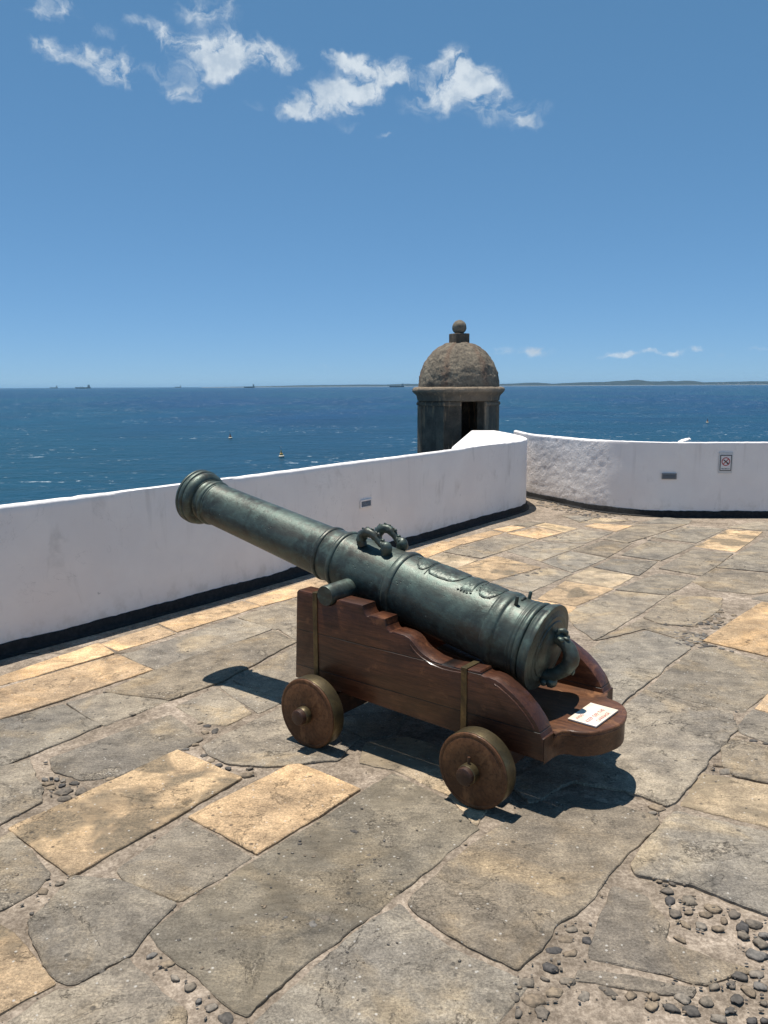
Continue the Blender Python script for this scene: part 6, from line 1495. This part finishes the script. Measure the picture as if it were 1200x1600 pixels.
# coat of arms in low relief along the top of the barrel
def body_r(a):
    for (a0, r0), (a1, r1) in zip(PB[3:], PB[4:]):
        if a0 <= a <= a1 and a1 > a0 and a > -.1: return r0+(r1-r0)*(a-a0)/(a1-a0)
    return .158
def onb(a, ang, h):
    a = fa(a); r_ = body_r(a)+h; return (a, r_*math.sin(R(ang)), r_*math.cos(R(ang)))
def relief(bm, outline, h=.0045, rim=.0021, seed=0, orn=40):
    """outline: (a, half angle) from tip to tip, mirrored about the crown line"""
    A = [p[0] for p in outline]; n = 44; m = 26; a0, a1 = A[0], A[-1]
    def half_at(a):
        for (p, u), (q, v) in zip(outline, outline[1:]):
            if p <= a <= q: return u+(v-u)*(a-p)/max(1e-9, q-p)
        return outline[-1][1]
    rows = []
    for i in range(n+1):
        a = a0+(a1-a0)*i/n; ha = half_at(a); row = []
        for j in range(m+1):
            t = j/m*2-1; edge = min(1-abs(t), min(i, n-i)/n*2)
            hh = h*min(1, edge*9+.0) - .0006*(edge <= 0)
            nz = noise.noise(Vector((a*90+seed, t*ha*.55, 1)))+.6*noise.noise(Vector((a*190+seed, t*ha*1.1, 2)))
            row.append(bm.verts.new(onb(a, ha*t, hh+(.0022*nz if edge > .14 else 0)-(.0012 if .10 < edge < .2 else 0))))
        rows.append(row)
    for p, q in zip(rows, rows[1:]):
        for j in range(m): bm.faces.new((p[j], p[j+1], q[j+1], q[j]))
    # raised rim
    for sg in (-1, 1):
        tube(bm, [onb(a0+(a1-a0)*i/30, sg*half_at(a0+(a1-a0)*i/30), .0012) for i in range(31)], rim*1.25, 6)
bm = bmesh.new()
relief(bm, [(.285, 5), (.290, 14), (.302, 22), (.322, 28), (.340, 27), (.352, 20), (.357, 8)], seed=1)
tube(bm, [onb(.362, t, .001) for t in range(-34, 35, 4)], .0026, 8)
relief(bm, [(.362, 12), (.366, 22), (.378, 29), (.430, 30.5), (.480, 29), (.505, 25), (.520, 19), (.529, 10), (.533, 3)], seed=5)
relief(bm, [(.553, 31), (.556, 34), (.580, 33.5), (.604, 30), (.607, 28)], seed=9)
for a, w in ((.545, 36), (.560, 36), (.575, 36), (.590, 36), (.606, 34)):
    for sg in (-1, 1): ball(bm, onb(a, sg*w, .001), .0052, (1.2, 1, .7), 2)
relief(bm, [(.628, 16), (.632, 24), (.645, 31), (.668, 33), (.690, 30), (.706, 23), (.716, 12), (.719, 4)], seed=13)
for i in range(9):
    t = (i-4)*7.5; a = .722-.020*abs(i-4)/4-.008
    ball(bm, onb(a, t, .001), .0042, (1, 1, .7), 1)
for i in range(7):
    ball(bm, onb(.620+.003*(i % 2), (i-3)*8, .001), .0042, (1, 1, .7), 1)
for dx, dy in ((0, 0), (-.010, 0), (.010, 0), (0, -5), (0, 5)): ball(bm, onb(.272+dx, dy*1.0, .001), .0045, (1.3, 1, .7), 1)
build('coat_of_arms', bm, M_BRONZE, bar, smooth=60)

# ------------------------------------------------------------------ notice tile lying on the carriage tail
M_TILE, g, b = material('notice_tile', (.74, .66, .55), .45)
n1 = g.noise(g.obj(), 14, 3); g.l.new(g.mix(g.rng(n1, .35, .65), (.76, .68, .60), (.72, .60, .45)), b.inputs['Base Color'])
M_TEXT, g, b = material('faded_red_ink', (.42, .13, .12), .5)
cs = Vector((1.150, .445)); 
e = empty('notice_tile', (ORG.x+cs.x*math.cos(YAW)-cs.y*math.sin(YAW), ORG.y+cs.x*math.sin(YAW)+cs.y*math.cos(YAW), .2995), (0, 0, YAW+R(90)+R(-2)))
tag(e, 'small cream notice tile with faded red lettering lying on the carriage tail', 'notice')
# local x runs to the far side, local y runs back towards the barrel
bm = bmesh.new(); box(bm, -.102, .102, -.060, .060, .0, .007, .0012); build('plate', bm, M_TILE, e)
for body, y_, x_, sz in (('AVISO', .030, -.086, .020), ('KEEP OFF THE', -.014, -.086, .0245), ('CARRIAGE', -.044, -.056, .0225)):
    text_mesh('lettering', body, sz, M_TEXT, e, Matrix.Translation((x_, y_-.006, .0074)), 'LEFT', .0002)

# ------------------------------------------------------------------ sea, shore, ships and buoys
SEA = -12.0
def mat_sea():
    m, g, b = material('sea_water', (.012, .06, .10), .3, spec=.11)
    b.inputs['IOR'].default_value = 1.33
    o = g.obj(); dist = g.vec('LENGTH', o)
    big = g.noise(g.map(o, scale=(1, .55, 1), rot=(0, 0, .3)), .0045, 4, .55, .3); mid = g.noise(g.map(o, scale=(1, 1.0, 1)), .035, 4, .6)
    c = g.mix(g.rng(big, .36, .62), (.0028, .030, .084), (.0045, .046, .084))
    c = g.mix(g.rng(mid, .35, .65), g.mix(1.0, c, (.82, .84, .86), 'MULTIPLY'), g.mix(1.0, c, (1.18, 1.16, 1.14), 'MULTIPLY'))
    c = g.mix(g.rng(dist, 150, 420, .55, 0.0), c, (.006, .050, .076))
    # broken crests: scarce, short, stretched along the wave fronts
    wm = g.map(o, rot=(0, 0, -.25), scale=(.6, 1, 1))
    f1 = g.noise(wm, .62, 5, .66, .4); f2 = g.noise(g.map(o, loc=(71, 13, 0)), .020, 3, .6)
    foam = g.math('MULTIPLY', g.rng(f1, .622, .672), g.rng(f2, .44, .58))
    f3 = g.noise(g.map(o, rot=(0, 0, -.25), scale=(.5, 1, 1), loc=(9, 4, 0)), .16, 6, .68, .5)
    far = g.math('MULTIPLY', g.rng(f3, .608, .66), g.rng(dist, 250, 700))
    foam = g.math('MAXIMUM', foam, g.math('MULTIPLY', far, .8))
    c = g.mix(g.math('MULTIPLY', foam, .65), c, (.60, .67, .72))
    g.l.new(c, b.inputs['Base Color'])
    g.l.new(g.mix(foam, g.comb(.28, .28, .28), (.8, .8, .8)), b.inputs['Roughness'])
    w1 = g.noise(g.map(o, rot=(0, 0, -.25), scale=(.55, 1, 1)), .16, 6, .62, .6); w2 = g.noise(g.map(o, rot=(0, 0, .2), scale=(.6, 1, 1)), .9, 5, .65)
    h = g.math('ADD', g.math('MULTIPLY', w1, 1.6), g.math('MULTIPLY', w2, .38))
    g.l.new(g.bump(h, 1.0, 1.0), b.inputs['Normal'])
    return m
bm = bmesh.new()
ring = [(0, 0), (60, 36), (400, 36), (3000, 36), (15000, 36), (60000, 48)]
grid(bm, -60000, 60000, -20000, 70000, 24, 18, lambda x, y: SEA)
o = build('sea', bm, mat_sea()); tag(o, kind='structure')

M_HILL, g, b = material('far_woodland', (.045, .065, .035), .95, spec=.1)
hn = g.noise(g.obj(), .004, 6, .65); g.l.new(g.mix(g.rng(hn, .35, .65), (.008, .016, .016), (.024, .030, .024)), b.inputs['Base Color'])
M_BEACH, g, b = material('pale_beach', (.50, .45, .36), .95)
def hills(name, px0, px1, D, prof, beach=True):
    """low wooded shore: prof(u) gives the crest height in metres"""
    bm = bmesh.new(); n = 220; rows = []
    for i in range(n+1):
        u = i/n; px = px0+(px1-px0)*u; X = (px-600)/1250*D
        h = prof(px)
        rows.append([bm.verts.new(p) for p in ((X, D, SEA-.5), (X, D+60, SEA+4), (X, D+350, SEA+h*.55), (X, D+900, SEA+h), (X, D+1800, SEA+h*.8), (X, D+4000, SEA-1))])
    for a, b_ in zip(rows, rows[1:]):
        for k in range(5): bm.faces.new((a[k], b_[k], b_[k+1], a[k+1]))
    o = build(name, bm, M_HILL, smooth=60); tag(o, kind='structure')
    if beach:
        bm = bmesh.new(); rr = []
        for i in range(n+1):
            u = i/n; px = px0+(px1-px0)*u; X = (px-600)/1250*D; w = 26+14*noise.noise(Vector((px*.03, 1, 2)))
            rr.append([bm.verts.new((X, D-90, SEA-.2)), bm.verts.new((X, D-45, SEA+.6+w*.03)), bm.verts.new((X, D+64, SEA+1.2+w*.06))])
        for a, b_ in zip(rr, rr[1:]):
            for k in range(2): bm.faces.new((a[k], b_[k], b_[k+1], a[k+1]))
        o = build('beach', bm, M_BEACH); tag(o, kind='structure')
def h1(px):
    ks = [(740, 20), (780, 30), (800, 40), (850, 60), (880, 38), (905, 50), (925, 60), (970, 66), (985, 84), (1000, 76), (1015, 102), (1040, 72), (1060, 66), (1072, 80), (1085, 66), (1095, 82), (1110, 74), (1122, 48), (1150, 52), (1180, 58), (1200, 62), (1300, 70), (1700, 40)]
    for (a, ha), (b_, hb) in zip(ks, ks[1:]):
        if a <= px <= b_:
            t = (px-a)/(b_-a); t = t*t*(3-2*t); v = ha+(hb-ha)*t; break
    else: v = 30
    return v*1.0+5*noise.noise(Vector((px*.11, 3, 0)))+3*noise.noise(Vector((px*.4, 5, 0)))
def h2(px):
    ks = [(300, 4), (360, 12), (430, 24), (470, 34), (520, 36), (560, 42), (600, 38), (640, 54), (655, 48), (700, 50), (760, 40)]
    for (a, ha), (b_, hb) in zip(ks, ks[1:]):
        if a <= px <= b_: v = ha+(hb-ha)*(px-a)/(b_-a); break
    else: v = 8
    return v+3*noise.noise(Vector((px*.12, 9, 0)))+1.5*noise.noise(Vector((px*.5, 5, 0)))
hills('far_hills', 730, 1700, 14000, h1)
hills('far_shore', 320, 760, 15500, h2)

M_HOUSE, g, b = material('far_white_wall', (.72, .70, .66), .8)
M_ROOF, g, b = material('far_tile_roof', (.25, .12, .08), .85)
def house(px, z, w, h, D, label):
    X = (px-600)/1250*D
    e = empty('house', (X, D, SEA+z)); tag(e, label, 'house', 'white houses on the far shore')
    bm = bmesh.new(); box(bm, -w/2, w/2, 0, w*.8, -8, h); build('wall', bm, M_HOUSE, e)
    bm = bmesh.new(); prism(bm, [(-w*.54, h+.05), (w*.54, h+.05), (0, h+w*.22)], -.5, w*.8+.5, 'y'); build('roof', bm, M_ROOF, e)
for i, (px, z, w, h) in enumerate([(959, 24, 30, 16), (966, 27, 26, 18), (973, 25, 24, 14), (1118, 10, 26, 12), (1126, 10, 30, 12), (1133, 9, 26, 11), (1149, 12, 28, 14), (1176, 12, 26, 14)]):
    house(px, z, w, h, 14000+200+(300 if i < 3 else 0), 'tiny white house on the hillside of the far shore' if i < 3 else 'tiny white house near the beach of the far shore')

M_HULL, g, b = material('ship_hull', (.030, .030, .036), .6)
M_SUP, g, b = material('ship_upperworks', (.25, .25, .25), .6)
M_FUN, g, b = material('ship_funnel', (.06, .05, .06), .6)
def ship(px, D, L, Hh, label, deck=()):
    X = (px-600)/1250*D
    e = empty('cargo_ship', (X, D, SEA), (0, 0, rnd.uniform(-.12, .12))); tag(e, label, 'ship', 'cargo ships anchored on the horizon')
    bm = bmesh.new(); Bm = L*.15
    st = [(-.50, .02, 1.18), (-.47, .35, 1.12), (-.42, .75, 1.06), (-.34, 1, 1.0), (.40, 1, 1.0), (.47, .92, 1.02), (.50, .78, 1.05)]
    rows = []
    for u, w, hh in st:
        rk = -.02*L if u < -.45 else 0
        rows.append([bm.verts.new(p) for p in ((u*L-rk*1.0, -Bm/2*w*.8, -2), (u*L, -Bm/2*w, Hh*hh), (u*L, Bm/2*w, Hh*hh), (u*L-rk*1.0, Bm/2*w*.8, -2))])
    for a, b_ in zip(rows, rows[1:]):
        for k in range(4): bm.faces.new((a[k], b_[k], b_[(k+1) % 4], a[(k+1) % 4]))
    bm.faces.new(rows[0]); bm.faces.new(rows[-1][::-1]); build('hull', bm, M_HULL, e)
    bm = bmesh.new(); x0, x1 = L*.33, L*.46
    box(bm, x0, x1, -Bm*.44, Bm*.44, Hh+.01, Hh*1.9); box(bm, x0+L*.01, x1-L*.02, -Bm*.36, Bm*.36, Hh*1.91, Hh*2.5); box(bm, x0+L*.012, x0+L*.05, -Bm*.5, Bm*.5, Hh*2.51, Hh*2.75); build('superstructure', bm, M_SUP, e)
    bm = bmesh.new(); box(bm, x1-L*.045, x1-L*.012, -Bm*.12, Bm*.12, Hh*2.505, Hh*3.1, .3); build('funnel', bm, M_FUN, e)
    for u in deck:
        bm = bmesh.new(); box(bm, u*L-1, u*L+1, -1, 1, Hh*1.01, Hh*1.75); box(bm, u*L-4, u*L+4, -.7, .7, Hh*1.751, Hh*1.83); build('mast', bm, M_SUP, e)
    bm = bmesh.new(); box(bm, x0+L*.03, x0+L*.03+1.5, -1, 1, Hh*2.755, Hh*3.4); build('mast', bm, M_SUP, e)
ship(136, 9800, 186, 15, 'large dark cargo ship on the horizon at far left, second ship from the left edge', (-.14, -.02))
ship(91, 14500, 142, 16, 'small faint cargo ship on the horizon nearest the left edge', (-.2,))
ship(283, 14000, 108, 14, 'smallest distant cargo ship on the open horizon between the two larger dark ships', (-.1,))
ship(393, 8600, 116, 13, 'dark low cargo ship on the horizon above the two yellow buoys', ())
ship(620.5, 7900, 145, 12, 'long low cargo ship on the horizon beside the sentry box', (-.25, -.05, .15))

M_YEL, g, b = material('buoy_yellow', (.58, .36, .10), .55)
M_PALEB, g, b = material('buoy_float', (.62, .56, .44), .55)
M_DARKB, g, b = material('buoy_skirt', (.02, .02, .022), .7)
M_RUST, g, b = material('buoy_rust', (.22, .09, .04), .7)
M_TOP, g, b = material('buoy_topmark', (.65, .66, .66), .5)
def buoy(x, y, s, label, rust=False):
    e = empty('channel_buoy', (x, y, SEA), (R(2), R(-3), .4)); tag(e, label, 'buoy', 'buoys moored off the fort')
    M = lambda z: Matrix.Rotation(-math.pi/2, 4, 'Y')
    def lz(name, prof, mat):
        bm = bmesh.new(); lathe(bm, [(a*s, r*s) for a, r in prof], 28, M(0)); return build(name, bm, mat, e, smooth=40)
    lz('skirt', [(-.3, .0), (-.3, .46), (.10, .50), (.11, .48), (.11, .0)], M_DARKB)
    lz('float', [(.112, .0), (.112, .49), (.22, .49), (.30, .43), (.36, .30), (.40, .22), (.40, .0)], M_PALEB)
    t = lz('tower', [(.402, .0), (.402, .30), (.50, .32), (.60, .27), (.72, .23), (.76, .15), (1.05, .105), (1.22, .085), (1.24, .0)], M_RUST if rust else M_YEL)
    bm = bmesh.new(); lathe(bm, [(.615*s, .0), (.615*s, .285*s), (.665*s, .285*s), (.665*s, .0)], 28, M(0)); build('collar', bm, M_PALEB if rust else M_YEL, t)
    bm = bmesh.new(); tube(bm, [(0, 0, 1.241*s), (0, 0, 1.66*s)], .022*s, 8); build('mast', bm, M_DARKB, e)
    bm = bmesh.new(); box(bm, -.09*s, .09*s, -.015*s, .015*s, 1.67*s, 1.86*s, 0, Matrix.Translation((0, 0, 0))); box(bm, -.015*s, .015*s, -.09*s, .09*s, 1.672*s, 1.858*s); build('topmark', bm, M_TOP, e)
buoy(-19.9, 155.5, 1.08, 'yellow buoy with a pale float, the nearer and larger one left of the sentry box')
buoy(-40.7, 213.0, 1.02, 'rust and white buoy, the farther one to the left of the yellow buoy', True)
buoy(115.6, 287.0, 1.0, 'tiny pale buoy alone on the sea above the right parapet', True)

# ------------------------------------------------------------------ sea haze
mh = bpy.data.materials.new('sea_haze'); mh.use_nodes = True
g = NT(mh.node_tree); g.n.clear()
pv = g.node('ShaderNodeVolumePrincipled'); pv.inputs['Color'].default_value = (.46, .75, 1.0, 1); pv.inputs['Density'].default_value = 0.000024; pv.inputs['Anisotropy'].default_value = .2
g.l.new(pv.outputs[0], g.node('ShaderNodeOutputMaterial').inputs['Volume'])
bm = bmesh.new(); box(bm, -61000, 61000, -21000, 71000, SEA-2.0, SEA+140)
o = build('haze', bm, mh); tag(o, kind='stuff')
